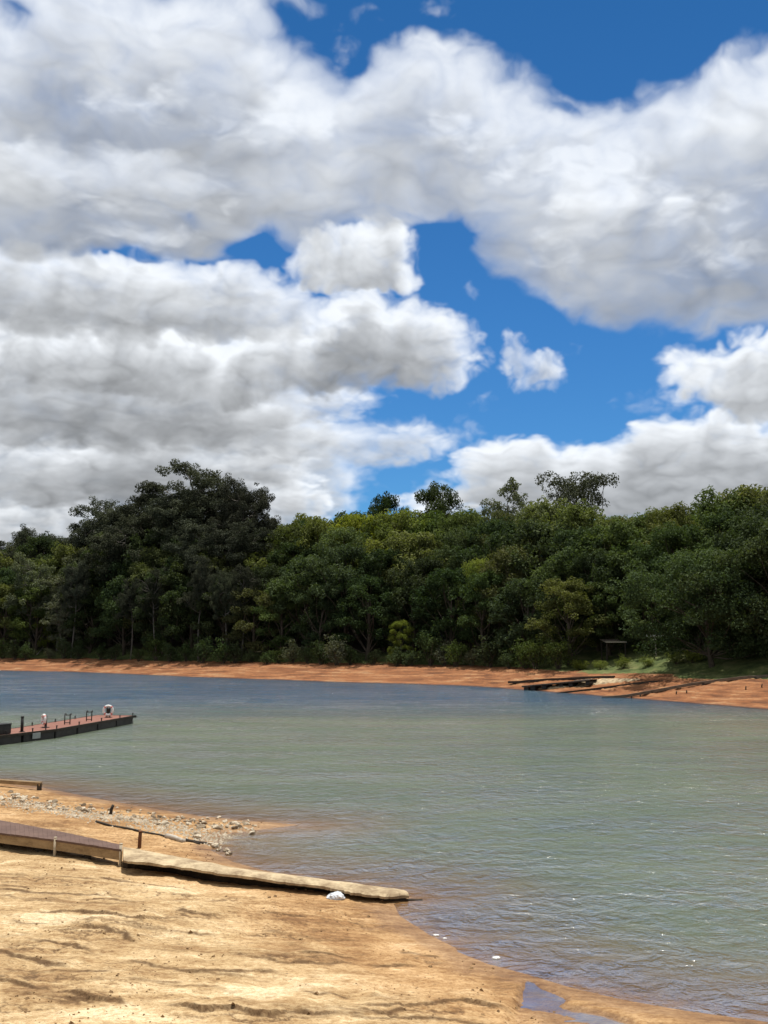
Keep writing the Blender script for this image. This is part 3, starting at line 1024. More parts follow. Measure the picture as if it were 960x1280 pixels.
def shrub(seed, h, R, leaf, per=40, size=.26, name='shrub'):
    rng = np.random.RandomState(seed)
    root = thing(name, 'shrub', 'shrub')
    tb = MB()
    clumps = []
    for k in range(9):
        ang = k * 2.399
        e = np.array((R * .75 * rng.uniform(.2, 1) * math.cos(ang), R * .75 * rng.uniform(.2, 1) * math.sin(ang), h * rng.uniform(.45, .92)))
        tb.tube(bend((rng.normal() * .1, rng.normal() * .1, -.3), e, .1, rng, 4, .06), [.07, .05, .035, .015], 5, cap=False)
        lt = rng.uniform(.2, .8)
        for q in range(6):
            clumps.append((e + rng.normal(size=3) * R * .24, rng.uniform(.35, .65) * R / 1.6, np.clip(lt + rng.uniform(-.2, .2), 0, 1)))
        clumps.append((e * np.array((.9, .9, .45)), .5 * R / 1.6, lt))
    tb.build('stem', BARK, root, True)
    leaf_cloud('foliage', clumps, rng, size, per, .85, root, LEAF[leaf])
    root['h'] = h
    return root


def dup(root):
    r = root.copy()
    C.objects.link(r)
    for ch in list(root.children):
        c = ch.copy()
        C.objects.link(c)
        c.parent = r
        for g in ch.children:
            q = g.copy()
            C.objects.link(q)
            q.parent = c
    return r


PROTO = {}


def proto(key):
    """Build each kind once; afterwards copy it."""
    kind, i = key
    if key not in PROTO:
        sd = {'dark': 11, 'mid': 23, 'olive': 37, 'bright': 53, 'gum': 71, 'grey': 89}
        if kind == 'gum':
            o = gum(300 + i, 27, 6.8 + .5 * i, 'gum', .42, 12 + i)
        elif kind == 'umbrella':
            o = broadleaf(777, 15, 4.6, 'gum', .74, 17, BARK, .30, 44, .42, True, .62)
        elif kind == 'gumgrey':
            o = gum(340 + i, 17, 4.6, 'grey', .30, 10, per=40, clump=.9)
        elif kind in ('shrub_dark', 'shrub_mid', 'shrub_grey', 'shrub_bright'):
            o = shrub(500 + i + 7 * len(kind), 2.6, 1.7, kind[6:])
        else:
            o = broadleaf(sd[kind] + i, 13.0, 5.0 + .35 * i, kind, .08 + .06 * i, 17 + i, size=(.30, .38, .44)[i % 3], per=(62, 44, 34)[i % 3], flat=.60 + .08 * i)
        PROTO[key] = [o, False]
    rec = PROTO[key]
    if not rec[1]:
        rec[1] = True
        return rec[0]
    return dup(rec[0])


FAR_AT = lambda px: np.interp(math.atan2(px - 480.0, FPX * math.cos(PITCH) + 0), FAR_TH, FAR_R)
ORD = ['first', 'second', 'third', 'fourth', 'fifth', 'sixth', 'seventh', 'eighth', 'ninth', 'tenth', 'eleventh', 'twelfth', 'thirteenth', 'fourteenth',
       'fifteenth', 'sixteenth', 'seventeenth', 'eighteenth', 'nineteenth', 'twentieth']
ORD += ['twenty-' + w for w in ORD[:9]] + ['thirtieth'] + ['thirty-' + w for w in ORD[:9]] + ['fortieth'] + ['forty-' + w for w in ORD[:9]] + ['fiftieth']


def pix(p):
    """Where a point falls in the photograph."""
    c, s = math.cos(PITCH), math.sin(PITCH)
    z = p[2] - CAM_H
    f = p[1] * c + z * s
    return 480 + FPX * p[0] / f, 640 - FPX * (z * c - p[1] * s) / f


SKYLINE = [(-80, 690), (0, 672), (60, 668), (110, 668), (140, 650), (200, 640), (300, 640), (335, 655), (370, 642), (400, 636), (440, 640), (500, 640), (560, 634), (600, 634), (640, 632), (690, 634), (760, 634), (800, 634), (850, 632), (900, 622), (940, 612), (1000, 606), (1080, 610)]
WOOD_GROUP = 'trees of the wood across the lake'
rngw = random.Random(5)
PLACED = []       # root, row, px, tone


def stand(key, px, s, top_px=None, h=None, rot=None, squash=1.0, name=None):
    """Put a tree on the far side at a bearing and a distance behind the shore line; its top at top_px or its height h."""
    th = math.atan((px - 480.0) / FPX)
    r = float(np.interp(th, FAR_TH, FAR_R)) + s
    x, y = r * math.sin(th), r * math.cos(th)
    z = H(x, y)
    o = proto(key)
    if name:
        o.name = name
    if top_px is not None:
        d = ray(px, top_px)
        h = CAM_H + d[2] / math.hypot(d[0], d[1]) * r - z
    k = h / o['h']
    w = (k ** .6) * squash
    o.location = (x, y, z)
    o.rotation_euler = (0, 0, rngw.uniform(0, 6.28) if rot is None else rot)
    o.scale = (w, w, k)
    return o


TONE_WORD = {'dark': 'dark green', 'mid': 'mid green', 'olive': 'olive green', 'bright': 'yellow-green', 'gumgrey': 'grey-green feathery'}
ROWS = [(19.5, .46, 40), (25, .28, 46), (31.5, .14, 50), (39, .02, 54), (46, -.05, 58), (57, -.08, 64), (70, -.1, 72)]
skx, sky_ = zip(*SKYLINE)
for ri, (srow, frac, gap) in enumerate(ROWS):
    px = -70 + rngw.uniform(0, 30)
    while px < 1040:
        th = math.atan((px - 480.0) / FPX)
        rs_ = float(np.interp(th, FAR_TH, FAR_R))
        step = 5.9 * FPX / (rs_ + srow) * (1 + .04 * ri)
        s_ = srow + rngw.uniform(-2.2, 2.2)
        right = px > 720
        if right and ri < 2:
            s_ += 9.0 * min(1, (px - 720) / 120)      # the grassy slope keeps the wood back here
        sk = np.interp(px, skx, sky_)
        base_y = 800 + FPX * (CAM_H - 3.5) / (rs_ + srow)
        top = sk + (base_y - sk) * max(frac, 0) + rngw.uniform(-7, 14) + (9 if frac <= 0 else 0)
        zone = rngw.random()
        if px < 110:
            key = ('gumgrey', rngw.randrange(2)) if zone < .48 else (('olive' if zone < .55 else 'dark' if zone < .85 else 'mid'), rngw.randrange(3))
        elif px < 345:
            key = ('dark', rngw.randrange(3)) if zone < .62 else ('mid', rngw.randrange(3)) if zone < .85 else ('olive', rngw.randrange(3))
        elif ri >= 3:
            key = ('olive', rngw.randrange(3)) if zone < .5 else ('mid', rngw.randrange(3)) if zone < .8 else ('dark', rngw.randrange(3)) if zone < .965 else ('bright', rngw.randrange(2))
        else:
            key = ('dark', rngw.randrange(3)) if zone < .55 else ('mid', rngw.randrange(3)) if zone < .82 else ('olive', rngw.randrange(3)) if zone < .975 else ('bright', rngw.randrange(2))
        o = stand(key, px, s_, top_px=top)
        hh = o.scale[2] * o['h']
        if hh > 21 or hh < 6:
            hh = min(21, max(6, hh)); k = hh / o['h']
            o.scale = (k ** .6, k ** .6, k)
        PLACED.append([o, ri, px, key[0]])
        px += step * rngw.uniform(.78, 1.2)

# the trees that stand out
SPECIAL = []


def special(key, px, s, top, label, cat='tree', squash=1.0, rot=None, name=None):
    o = stand(key, px, s, top_px=top, rot=rot, squash=squash, name=name)
    tag(o, label, cat, WOOD_GROUP)
    SPECIAL.append(o)
    return o


special(('gum', 0), 250, 42, 568, 'tallest dark gum tree at the crest of the tall clump', name='gum_tree')
special(('gum', 1), 182, 40, 596, 'dark gum tree with a rounded airy top just left of the tallest gum')
special(('gum', 2), 140, 37, 622, 'gum tree stepping down at the left flank of the tall clump')
special(('gum', 0), 218, 36, 604, 'gum tree in front of the gap between the two highest gum tops', rot=2.1)
special(('gum', 1), 280, 44, 600, 'gum tree hard against the right side of the tallest gum', rot=4.0)
special(('gum', 2), 314, 40, 598, 'slim gum tree with tufted crown standing clear at the right of the clump', squash=.72)
special(('gum', 0), 165, 30, 640, 'gum tree with hanging foliage low on the left of the tall clump', rot=1.0)
special(('gum', 1), 240, 28, 650, 'gum tree in the front of the tall clump with a bare lower trunk', rot=.6)
special(('gum', 2), 292, 30, 655, 'gum tree in front of the slim tufted one', rot=5.0)
special(('gum', 2), 52, 48, 660, 'dark gum tree with ragged top above the low end of the wood', squash=.9)
special(('gum', 0), 95, 52, 664, 'broad dark gum tree filling the dip beside the tall clump', squash=1.1)
special(('gum', 1), 12, 50, 664, 'gum tree with umbrella top nearest the end of the wood')
special(('dark', 1), 482, 52, 620, 'small dark round-topped tree on the skyline, left one of two dark ones mid picture', squash=.62)
special(('dark', 0), 546, 54, 606, 'dark round-topped tree on the skyline, right one of two dark ones mid picture', squash=.85)
special(('gumgrey', 0), 630, 56, 600, 'grey-green thin-leaved tree showing sky through its crown on the skyline', squash=.95)
special(('umbrella', 0), 724, 56, 591, 'flat-topped umbrella-shaped tree alone above the skyline', squash=1.0)
special(('bright', 0), 870, 33, 694, 'sunlit yellow-green tree above the spreading tree on the grassy slope', squash=1.0)
special(('bright', 1), 595, 21, 700, 'narrow yellow-green front tree below the umbrella-shaped and feathery skyline trees', squash=.55)
special(('bright', 0), 500, 15, 776, 'small yellow-green tree at the water side below the middle of the wood', squash=.7, rot=2.0)
special(('bright', 1), 140, 32, 690, 'yellow-green tree glowing beneath the dark gum clump', squash=.8, rot=3.0)
special(('bright', 0), 62, 22, 738, 'yellow-green young tree low at the left end of the wood', squash=.6, rot=4.0)
special(('gumgrey', 1), 40, 20, 690, 'grey-green tree with pale limbs above the bleached fallen branches', squash=.9)
special(('olive', 1), 950, 40, 612, 'olive tree crowning the high right-hand edge of the wood')

for k_, (px_, tp_) in enumerate(((199, 706), (250, 690), (286, 712), (303, 700), (166, 718), (92, 700))):
    special(('gum', k_ % 3), px_, 15.8 + .5 * (k_ % 2), tp_, 'slender gum tree with a thin pale trunk before the dark wood, %s from the left' % ORD[[5, 3, 2, 4, 1, 0].index(k_)], squash=.46, rot=1.3 * k_)

# the spreading tree on the grass
big = broadleaf(901, 12.5, 8.8, 'dark', .10, 30, size=.34, per=40, flat=.42, wide_top=False, fine=.6)
big.name = 'spreading_tree'
PROTO['big'] = [big, True]
th_ = math.atan((886 - 480.0) / FPX)
r_ = float(np.interp(th_, FAR_TH, FAR_R)) + 20
big.location = (r_ * math.sin(th_), r_ * math.cos(th_), H(r_ * math.sin(th_), r_ * math.cos(th_)))
big.scale = (1.0, 1.0, 1.0)
tag(big, 'big spreading dark green tree alone on the grassy slope at the right', 'tree', WOOD_GROUP)
b2 = dup(big)
th_ = math.atan((985 - 480.0) / FPX)
r_ = float(np.interp(th_, FAR_TH, FAR_R)) + 24
b2.location = (r_ * math.sin(th_), r_ * math.cos(th_), H(r_ * math.sin(th_), r_ * math.cos(th_)))
b2.rotation_euler = (0, 0, 2.2)
b2.scale = (1.05, 1.05, 1.15)
tag(b2, 'second spreading dark tree behind the one on the grass, cut by the right edge', 'tree', WOOD_GROUP)

# names for the rest: tone, row and order within its stretch of the wood
ZONES = [(-200, 60, 'at the far left end'), (60, 130, 'left of the gum clump'), (130, 230, 'below the left half of the gum clump'), (230, 345, 'below the right half of the gum clump'),
         (345, 450, 'just right of the gum clump'), (450, 560, 'below the two dark skyline trees'), (560, 660, 'below the pale feathery skyline tree'), (660, 760, 'below the umbrella-shaped skyline tree'),
         (760, 850, 'left of the spreading tree'), (850, 1400, 'behind the spreading tree')]
ROWW = ['front-row', 'second-row', 'third-row', 'fourth-row', 'fifth-row', 'sixth-row', 'hindmost']
for ri in range(len(ROWS)):
    for (a, b, ph) in ZONES:
        mem = sorted([q for q in PLACED if q[1] == ri and a <= q[2] < b], key=lambda q: q[2])
        for k, q in enumerate(mem):
            tag(q[0], '%s %s tree, %s from the left, %s' % (TONE_WORD[q[3]], ROWW[ri], ORD[k], ph), 'tree', WOOD_GROUP)

# bushes along the foot of the wood
SH = []
px = -40.0
while px < 700:
    th = math.atan((px - 480.0) / FPX)
    kind = rngw.choice(['shrub_grey', 'shrub_mid', 'shrub_dark', 'shrub_dark', 'shrub_dark', 'shrub_mid'])
    s_ = 12.6 + rngw.uniform(-1.0, 2.2) + (1.5 if px > 640 else 0)
    o = stand((kind, rngw.randrange(2)), px, s_, h=rngw.uniform(1.6, 3.6))
    SH.append((o, px, kind))
    px += rngw.uniform(13, 30)
for px, s_, hh in [(722, 15.5, 1.2), (748, 17, 1.0), (776, 18, 1.1), (806, 19, .9), (842, 20, 1.2), (862, 21, 1.3)]:
    SH.append((stand(('shrub_bright', rngw.randrange(2)), px, s_, h=hh), px, 'shrub_bright'))
SW = {'shrub_grey': 'grey-green', 'shrub_mid': 'mid green', 'shrub_dark': 'dark', 'shrub_bright': 'light green'}
for kind in SW:
    for k, (o, px, kd) in enumerate(sorted([q for q in SH if q[2] == kind], key=lambda q: q[1])):
        tag(o, '%s shrub at the foot of the wood, %s of its colour from the left' % (SW[kind], ORD[k]), 'shrub', 'shrubs along the foot of the wood')
for rec in PROTO.values():
    for o in [rec[0]]:
        pass
for o in list(C.objects):
    if 'h' in o.keys():
        del o['h']

# ------------------------------------------------------------------ things on the shore and the water
DECK_RED = weathered('deck_boards_red', (.20, .085, .062), (.30, .14, .10), 3.0, .75, .006, (1, 6, 1))
DECK_BROWN = weathered('deck_boards_brown', (.095, .056, .044), (.14, .086, .066), 2.5, .8, .004, (1, 1, 1))
BLACK = weathered('black_plastic', (.010, .010, .011), (.028, .027, .026), 3.0, .55)
WHITE = weathered('white_paint', (.72, .72, .70), (.82, .82, .80), 4.0, .5)
REDP = weathered('red_paint', (.45, .05, .03), (.55, .08, .05), 4.0, .5)
GREY = weathered('grey_panel', (.30, .32, .32), (.42, .43, .42), 2.0, .6)
TAN2 = weathered('silvered_timber', (.10, .075, .052), (.19, .15, .11), 2.2, .85, .01, (.6, 3, 3))
TAN = weathered('weathered_timber', (.20, .135, .07), (.34, .24, .13), 2.2, .85, .01, (.6, 3, 3))
DARKWOOD = weathered('dark_wet_timber', (.026, .022, .018), (.065, .052, .040), 2.2, .85, .01, (.6, 3, 3))
GREYWOOD = weathered('grey_timber', (.15, .12, .095), (.27, .225, .18), 2.2, .85, .01, (.6, 3, 3))
CONCRETE = weathered('sandy_concrete', (.24, .17, .10), (.54, .43, .27), 2.2, .9, .04)
GAP_SHADE = weathered('slab_gap_shade', (.020, .013, .008), (.045, .03, .018), 3, .95, .03)  # painted shade for the void under the slipway
RUST = weathered('rusty_iron', (.10, .04, .02), (.19, .085, .04), 8, .8, .004)
PIPE = weathered('pale_pipe', (.40, .33, .23), (.56, .48, .36), 4, .6)
BLEACH = weathered('bleached_wood', (.30, .26, .21), (.46, .42, .36), 2, .85, .01)
STONE = [weathered('pale_stone', (.36, .29, .20), (.66, .58, .45), 3, .9, .02), weathered('brown_stone', (.17, .125, .08), (.33, .26, .18), 3, .9, .02)]
BAG = weathered('pale_plastic_film', (.55, .60, .66), (.78, .81, .85), 6, .35)
V3 = Vector


def vec(p, z=0.0):
    return V3((float(p[0]), float(p[1]), float(z)))


# ---- floating jetty with a bend in it
A0, A1, A2 = V3((-22.6, 50.2, 0)), V3((-18.5, 59.8, 0)), V3((-16.6, 70.4, 0))
DW, DZ = 2.7, .50
jet = thing('floating_jetty', 'long floating jetty with red-brown deck and black side floats', 'jetty', (A1.x, A1.y, 0))
deck, rim = MB(), MB()
jparts = []
for (p, q) in ((A0, A1), (A1, A2)):
    u = (q - p).normalized()
    n = V3((-u.y, u.x, 0))
    L = (q - p).length
    ang = math.atan2(u.y, u.x)
    nb = int(L / .145)
    rj = random.Random(3)
    for k in range(nb):
        c = p + u * ((k + .5) * L / nb) + n * (DW / 2)
        deck.box((c.x - A1.x, c.y - A1.y, DZ - .02 + rj.uniform(-.004, .004)), (L / nb - .012, DW - .10, .04), ang)
    for side in (0.03, DW - .03):
        c = p + u * (L / 2) + n * side
        rim.box((c.x - A1.x, c.y - A1.y, DZ - .055), (L - .02, .06, .15), ang, .01)
    m = max(2, round(L / 2.6))
    for k in range(m):
        c = p + u * ((k + .5) * L / m) + n * (DW / 2)
        f = MB().box((c.x - A1.x, c.y - A1.y, .10), (L / m - .16, DW - .12, .62), ang, .06)
        f.build('float', BLACK, jet)
c = A2 - A1 + V3((-.9, .16, 0)) * (DW / 2)
e = (A2 - A1).normalized()
rim.box((c.x + e.x * .03, c.y + e.y * .03, DZ - .055), (.06, DW, .15), math.atan2(e.y, e.x), .01)
# wedge that closes the bend
deck.build('deck', DECK_RED, jet)
rim.build('edge_rail', DARKWOOD, jet)


def on_deck(px, py):
    return vec(on_plane(px, py, DZ), DZ)


def deck_at(px, off):
    """Point of the jetty at a column of the photograph, off metres in from its near edge."""
    best = None
    for (p, q) in ((A0, A1), (A1, A2)):
        u = (q - p).normalized()
        n = V3((-u.y, u.x, 0))
        for t in np.linspace(0, (q - p).length, 220):
            w = p + u * float(t) + n * off
            d = abs(pix((w.x, w.y, DZ))[0] - px)
            if best is None or d < best[0]:
                best = (d, w, math.atan2(u.y, u.x))
    return best[1], best[2]


for off, cols in ((.14, (8, 41, 57, 71, 99, 127, 150, 170)), (DW - .14, (9, 40, 69, 94))):
    for px in cols:
        w, a = deck_at(px, off)
        w = w - A1
        MB().tube([(w.x, w.y, DZ), (w.x, w.y, DZ + .14)], [.035, .035], 8).tube([(w.x, w.y, DZ + .14), (w.x, w.y, DZ + .19)], [.055, .05], 8).build('cleat', BLACK, jet)
w, a = deck_at(46, -.012)
MB().box((w.x - A1.x, w.y - A1.y, .27), (.62, .03, .30), a, .006).build('panel', GREY, jet)


def ladder(px, off, label):
    w, a = deck_at(px, off)
    t = thing('boarding_ladder', label, 'ladder', (w.x, w.y, DZ), 0, 'boarding ladders on the jetty')
    for sx in (-.16, .16):
        MB().tube([(sx, 0, 0), (sx, 0, .52), (sx * .95, .02, .60), (sx * .95, .14, .63), (sx * .95, .22, .56)], .032, 8).build('rail', BLACK, t, True)
    MB().tube([(-.16, .01, .55), (.16, .01, .55)], .026, 8).build('rung', BLACK, t, True)
    MB().tube([(-.16, 0, .1), (.16, 0, .1)], .022, 8).build('rung', BLACK, t, True)
    return t


ladder(84, 1.0, 'black boarding ladder hoop on the jetty nearer the shore, left of the other')
ladder(111, .9, 'black boarding ladder hoop on the jetty beside the standing white life ring')


def ring_stand(px, off, rot, label, R=.27, ring_label='', red=True):
    w, a = deck_at(px, off)
    t = thing('life_ring_stand', label, 'stand', (w.x, w.y, DZ), rot, 'life ring stands on the jetty')
    MB().box((-.09, .06, .33), (.07, .07, .66), 0, .008).box((.09, .06, .33), (.07, .07, .66), 0, .008).build('post', BLACK, t)
    MB().box((0, .06, .02), (.42, .32, .04), 0, .01).build('base', BLACK, t)
    MB().box((0, .06, .40), (.26, .03, .34), 0, .006).build('backboard', DARKWOOD, t)
    MB().tube([(0, .03, .56), (0, -.06, .57), (0, -.08, .62)], .018, 6).build('hook', BLACK, t)
    rg = thing('life_ring', ring_label, 'life ring', (w.x, w.y, DZ), rot, 'life rings on the jetty')
    I = Matrix.Identity(3)
    MB().torus((0, -.06, .46), R, .075, I, 36, 12).build('ring', WHITE, rg, True)
    for k in range(4):
        a0 = math.pi / 4 + k * math.pi / 2
        band = MB()
        pts = [(R * math.cos(a0 + s), -.06, .46 + R * math.sin(a0 + s)) for s in (-.13, -.05, .05, .13)]
        band.tube(pts, .079, 12, cap=False)
        band.build('band', REDP, rg, True)
    return t


ring_stand(135, 1.0, .15, 'dark twin-post stand holding the white life ring near the jetty end', .29, 'white life ring facing the beach near the end of the jetty')
ring_stand(55.5, 1.2, -.95, 'dark twin-post stand turned edge-on in the middle of the jetty', .25, 'white life ring seen edge-on in the middle of the jetty')

w, a = deck_at(27.5, .55)
t = thing('mooring_post', 'tall black mooring post on the jetty', 'post', (w.x, w.y, DZ))
MB().tube([(0, 0, 0), (0, 0, .78)], [.085, .08], 12).build('shaft', BLACK, t, True)
MB().tube([(0, 0, .78), (0, 0, .83), (0, 0, .86)], [.10, .10, .05], 12).build('cap', BLACK, t, True)
MB().tube([(0, 0, 0), (0, 0, .03)], [.16, .15], 12).build('base', BLACK, t)
w, a = deck_at(1, .55)
t = thing('storage_box', 'black lidded storage box on the jetty cut by the left edge', 'box', (w.x, w.y, DZ), a)
MB().box((0, 0, .25), (.9, .55, .46), 0, .02).build('body', BLACK, t)
MB().box((0, 0, .52), (.95, .60, .08), 0, .025).build('lid', BLACK, t)
for s in (-.35, .35):
    MB().box((s, 0, .012), (.1, .5, .024)).build('foot', BLACK, t)

# ---- boarded walkway at the left of the beach: it tapers and dips towards the slipway
gA, gB = on_ground(-90, 1047), on_ground(152, 1082)
WF = [(-90, 1027), (0, 1041), (80, 1051), (152, 1062)]      # near top edge
WB = [(-90, 1004), (0, 1025), (80, 1040), (150, 1055.5)]    # far top edge
zA, zB = gA.z + .36, gB.z + .40


def wz(f):
    return zA + (zB - zA) * f


def along(line, f):
    px = line[0][0] + (line[-1][0] - line[0][0]) * f
    return on_plane(px, np.interp(px, [q[0] for q in line], [q[1] for q in line]), wz(f))


wk = thing('boarded_walkway', 'low boarded walkway with dark brown top and tan side boards', 'walkway', (gA.x, gA.y, 0))
bd, sb, sb2 = MB(), MB(), MB()
Lw = math.hypot(*(along(WF, 1) - along(WF, 0)))
nb = int(Lw / .15)
rj = random.Random(9)


def prism(mb, quad, z0, z1):
    """A four-cornered piece between two heights; corner heights ride on top of the first."""
    vs = [(x - gA.x, y - gA.y, z + z1) for x, y, z in quad] + [(x - gA.x, y - gA.y, z + z0) for x, y, z in quad]
    mb.add(vs, [(0, 1, 2, 3), (7, 6, 5, 4), (0, 4, 5, 1), (1, 5, 6, 2), (2, 6, 7, 3), (3, 7, 4, 0)])


for k in range(nb):
    f0, f1 = (k + .012) / nb, (k + .988) / nb
    j = rj.uniform(-.004, .004)
    c = [(*along(WF, f0), wz(f0) + j), (*along(WF, f1), wz(f1) + j), (*along(WB, f1), wz(f1) + j), (*along(WB, f0), wz(f0) + j)]
    prism(bd, c, -.045, 0)
m_ = 12
for mb, line, sg in ((sb, WF, 1), (sb2, WB, -1)):
    for k in range(m_):
        f0, f1 = k / m_, (k + 1) / m_
        p0, p1 = along(line, f0), along(line, f1)
        o0 = (along(WB, f0) - along(WF, f0)) * sg; o1 = (along(WB, f1) - along(WF, f1)) * sg
        o0, o1 = o0 / np.linalg.norm(o0), o1 / np.linalg.norm(o1)
        q = [(*(p0 + o0 * .02), wz(f0)), (*(p1 + o1 * .02), wz(f1)), (*(p1 + o1 * .07), wz(f1)), (*(p0 + o0 * .07), wz(f0))]
        if sg < 0:
            q = q[::-1]
        prism(mb, q, -.25, -.05)
bd.build('deck', DECK_BROWN, wk)
sb.build('side_board', TAN, wk)
sb2.build('side_board', TAN, wk)
for f in (.08, .33, .58, .83):
    p, q = along(WF, f), along(WB, f)
    c = p + (q - p) * .55
    MB().box((c[0] - gA.x, c[1] - gA.y, wz(f) - .42), (.14, np.linalg.norm(q - p) * .7, .34), math.atan2(*(q - p)[::-1]) - math.pi / 2).build('bearer', DARKWOOD, wk)
wz1 = zB
for px, py, hh in ((68, 1070, .42), (150, 1083, .50)):
    g = on_ground(px, py)
    t = thing('pipe_post', 'short pale pipe post %s' % ('against the middle of the boarded walkway' if px < 100 else 'at the end corner of the boarded walkway'), 'post', (g.x, g.y, g.z), 0, 'pale pipe posts by the walkway')
    MB().tube([(0, 0, -.2), (.01, 0, hh)], [.035, .035], 10).build('pipe', PIPE, t, True)
    MB().tube([(.01, 0, hh), (.01, 0, hh + .02)], [.042, .038], 10).build('cap', PIPE, t, True)

# ---- concrete slab running from the walkway down to the water
BACK = [(154, 1057), (220, 1069), (300, 1085), (370, 1094), (440, 1103), (492, 1110), (506, 1114)]
FRONT = [(511, 1118.5), (480, 1119.5), (440, 1114), (400, 1107), (340, 1099), (277, 1090.5), (214, 1081), (154, 1074)]
rs = np.random.RandomState(4)


SZX = [154, 214, 277, 340, 400, 440, 480, 511]
SZZ = [on_ground(px, np.interp(px, [q[0] for q in FRONT[::-1]], [q[1] for q in FRONT[::-1]]) + np.interp(px, [154, 277, 400, 511], [11, 10, 7, 4])).z + np.interp(px, [154, 277, 400, 511], [.34, .32, .22, .12]) for px in SZX]


def slab_z(px):
    return float(np.interp(px, SZX, SZZ))


def dense(line, m=14):
    out = []
    for (a, b), (c, d) in zip(line[:-1], line[1:]):
        for k in range(m):
            out.append((a + (c - a) * k / m, b + (d - b) * k / m))
    return out + [line[-1]]


bk, fr = dense(BACK), dense(FRONT[::-1])
nn = 90
bk = [bk[int(i * (len(bk) - 1) / (nn - 1))] for i in range(nn)]
fr = [fr[int(i * (len(fr) - 1) / (nn - 1))] for i in range(nn)]
verts, faces = [], []
cols = 9
org = V3((0, 0, 0))
NS = Noise2(77)
top, bot = [], []
for i in range(nn):
    a = on_plane(*bk[i], slab_z(bk[i][0])); b = on_plane(*fr[i], slab_z(fr[i][0]))
    b = b + rs.normal(size=2) * .018 + .05 * float(NS.fbm(np.array([i * .13]), np.array([2.2]), 3)[0])
    rowt, rowb = [], []
    for j in range(cols):
        f = j / (cols - 1)
        p = a + (b - a) * f
        zz = slab_z(bk[i][0] * (1 - f) + fr[i][0] * f) + .03 * float(NS.fbm(np.array([p[0] * 1.6]), np.array([p[1] * 1.6]), 3)[0]) + .03 * math.sin(math.pi * f)
        if j == 0:
            zz -= .22
        if j == cols - 1:
            zz -= .02
        rowt.append((p[0], p[1], zz)); rowb.append((p[0], p[1], slab_z(fr[i][0]) - .07 - (.1 if j == 0 else 0)))
    top.append(rowt); bot.append(rowb)
idx = {}
for i in range(nn):
    for j in range(cols):
        idx['t', i, j] = len(verts); verts.append(top[i][j])
        idx['b', i, j] = len(verts); verts.append(bot[i][j])
for i in range(nn - 1):
    for j in range(cols - 1):
        faces.append((idx['t', i, j], idx['t', i, j + 1], idx['t', i + 1, j + 1], idx['t', i + 1, j]))
        faces.append((idx['b', i, j], idx['b', i + 1, j], idx['b', i + 1, j + 1], idx['b', i, j + 1]))
    for j, rev in ((0, 0), (cols - 1, 1)):
        q = (idx['t', i, j], idx['t', i + 1, j], idx['b', i + 1, j], idx['b', i, j])
        faces.append(q[::-1] if rev else q)
for i, rev in ((0, 1), (nn - 1, 0)):
    for j in range(cols - 1):
        q = (idx['t', i, j], idx['t', i, j + 1], idx['b', i, j + 1], idx['b', i, j])
        faces.append(q[::-1] if rev else q)
slab = thing('concrete_slipway', 'undercut sandy concrete slipway running from the boarded walkway into the water', 'slipway')
mesh_obj('slab', verts, faces, CONCRETE, slab)
ft = MB()
fv, ff = [], []
for i in range(nn):
    b = np.array(top[i][cols - 1][:2]); a = np.array(top[i][0][:2])
    d = (a - b) / (np.linalg.norm(a - b) + 1e-6)
    q = b + d * min(.75, .6 * np.linalg.norm(a - b))
    e = b + d * np.linalg.norm(a - b) * .8
    zt = bot[i][cols - 1][2] + .004
    fv += [(q[0], q[1], zt), (q[0], q[1], -.5), (e[0], e[1], zt), (e[0], e[1], -.5)]
for i in range(nn - 1):
    k = 4 * i
    ff += [(k, k + 1, k + 5, k + 4), (k + 2, k + 6, k + 7, k + 3), (k, k + 4, k + 6, k + 2)]
ft.add(fv, ff).build('shade_backing', GAP_SHADE, slab)  # added body under the slab, coloured near-black to deepen the gap's shade

# ---- posts, timbers and drift wood on the spit
for px, py, hh, lean, lab, mat in ((174, 1060, .40, .02, 'short rusty iron post standing behind the end of the boarded walkway', RUST), (137, 1019, .30, .10, 'small leaning dark stake among the pale rubble', DARKWOOD)):
    g = on_ground(px, py)
    t = thing('iron_post' if mat is RUST else 'wooden_stake', lab, 'post', (g.x, g.y, g.z))
    MB().tube([(0, 0, -.2), (lean * .5, 0, hh * .6), (lean, 0, hh)], [.05, .048, .045], 9).build('shaft', mat, t, True)
    if mat is RUST:
        MB().tube([(lean, 0, hh), (lean, 0, hh + .03)], [.056, .052], 9).build('cap', mat, t, True)


def log(name, a, b, r0, r1, mat, label, cat='log', twigs=0, seed=1, sag=.02):
    rg = np.random.RandomState(seed)
    pa, pb = on_ground(*a), on_ground(*b)
    t = thing(name, label, cat, (pa.x, pa.y, pa.z))
    d = pb - pa
    pts = bend((0, 0, r0 * .7), (d.x, d.y, d.z + r1 * .7), sag, rg, 8, .02)
    if sag < .03:
        for i_, q_ in enumerate(pts):
            q_[2] = H(pa.x + q_[0], pa.y + q_[1]) - pa.z + (r0 + (r1 - r0) * i_ / 7) * .6
    MB().tube(pts, [(r0 + (r1 - r0) * i / 7) * rg.uniform(.88, 1.1) for i in range(8)], 9).build('stem', mat, t, True)
    for k in range(twigs):
        p0 = pts[2 + k % 5]
        e = p0 + np.array((rg.normal() * .5, rg.normal() * .3, rg.uniform(.25, .8))) * d.length * .22
        MB().tube(bend(p0, e, 0, rg, 4, .1), [r1 * .8, r1 * .6, r1 * .4, r1 * .15], 6).build('branch', mat, t, True)
    return t


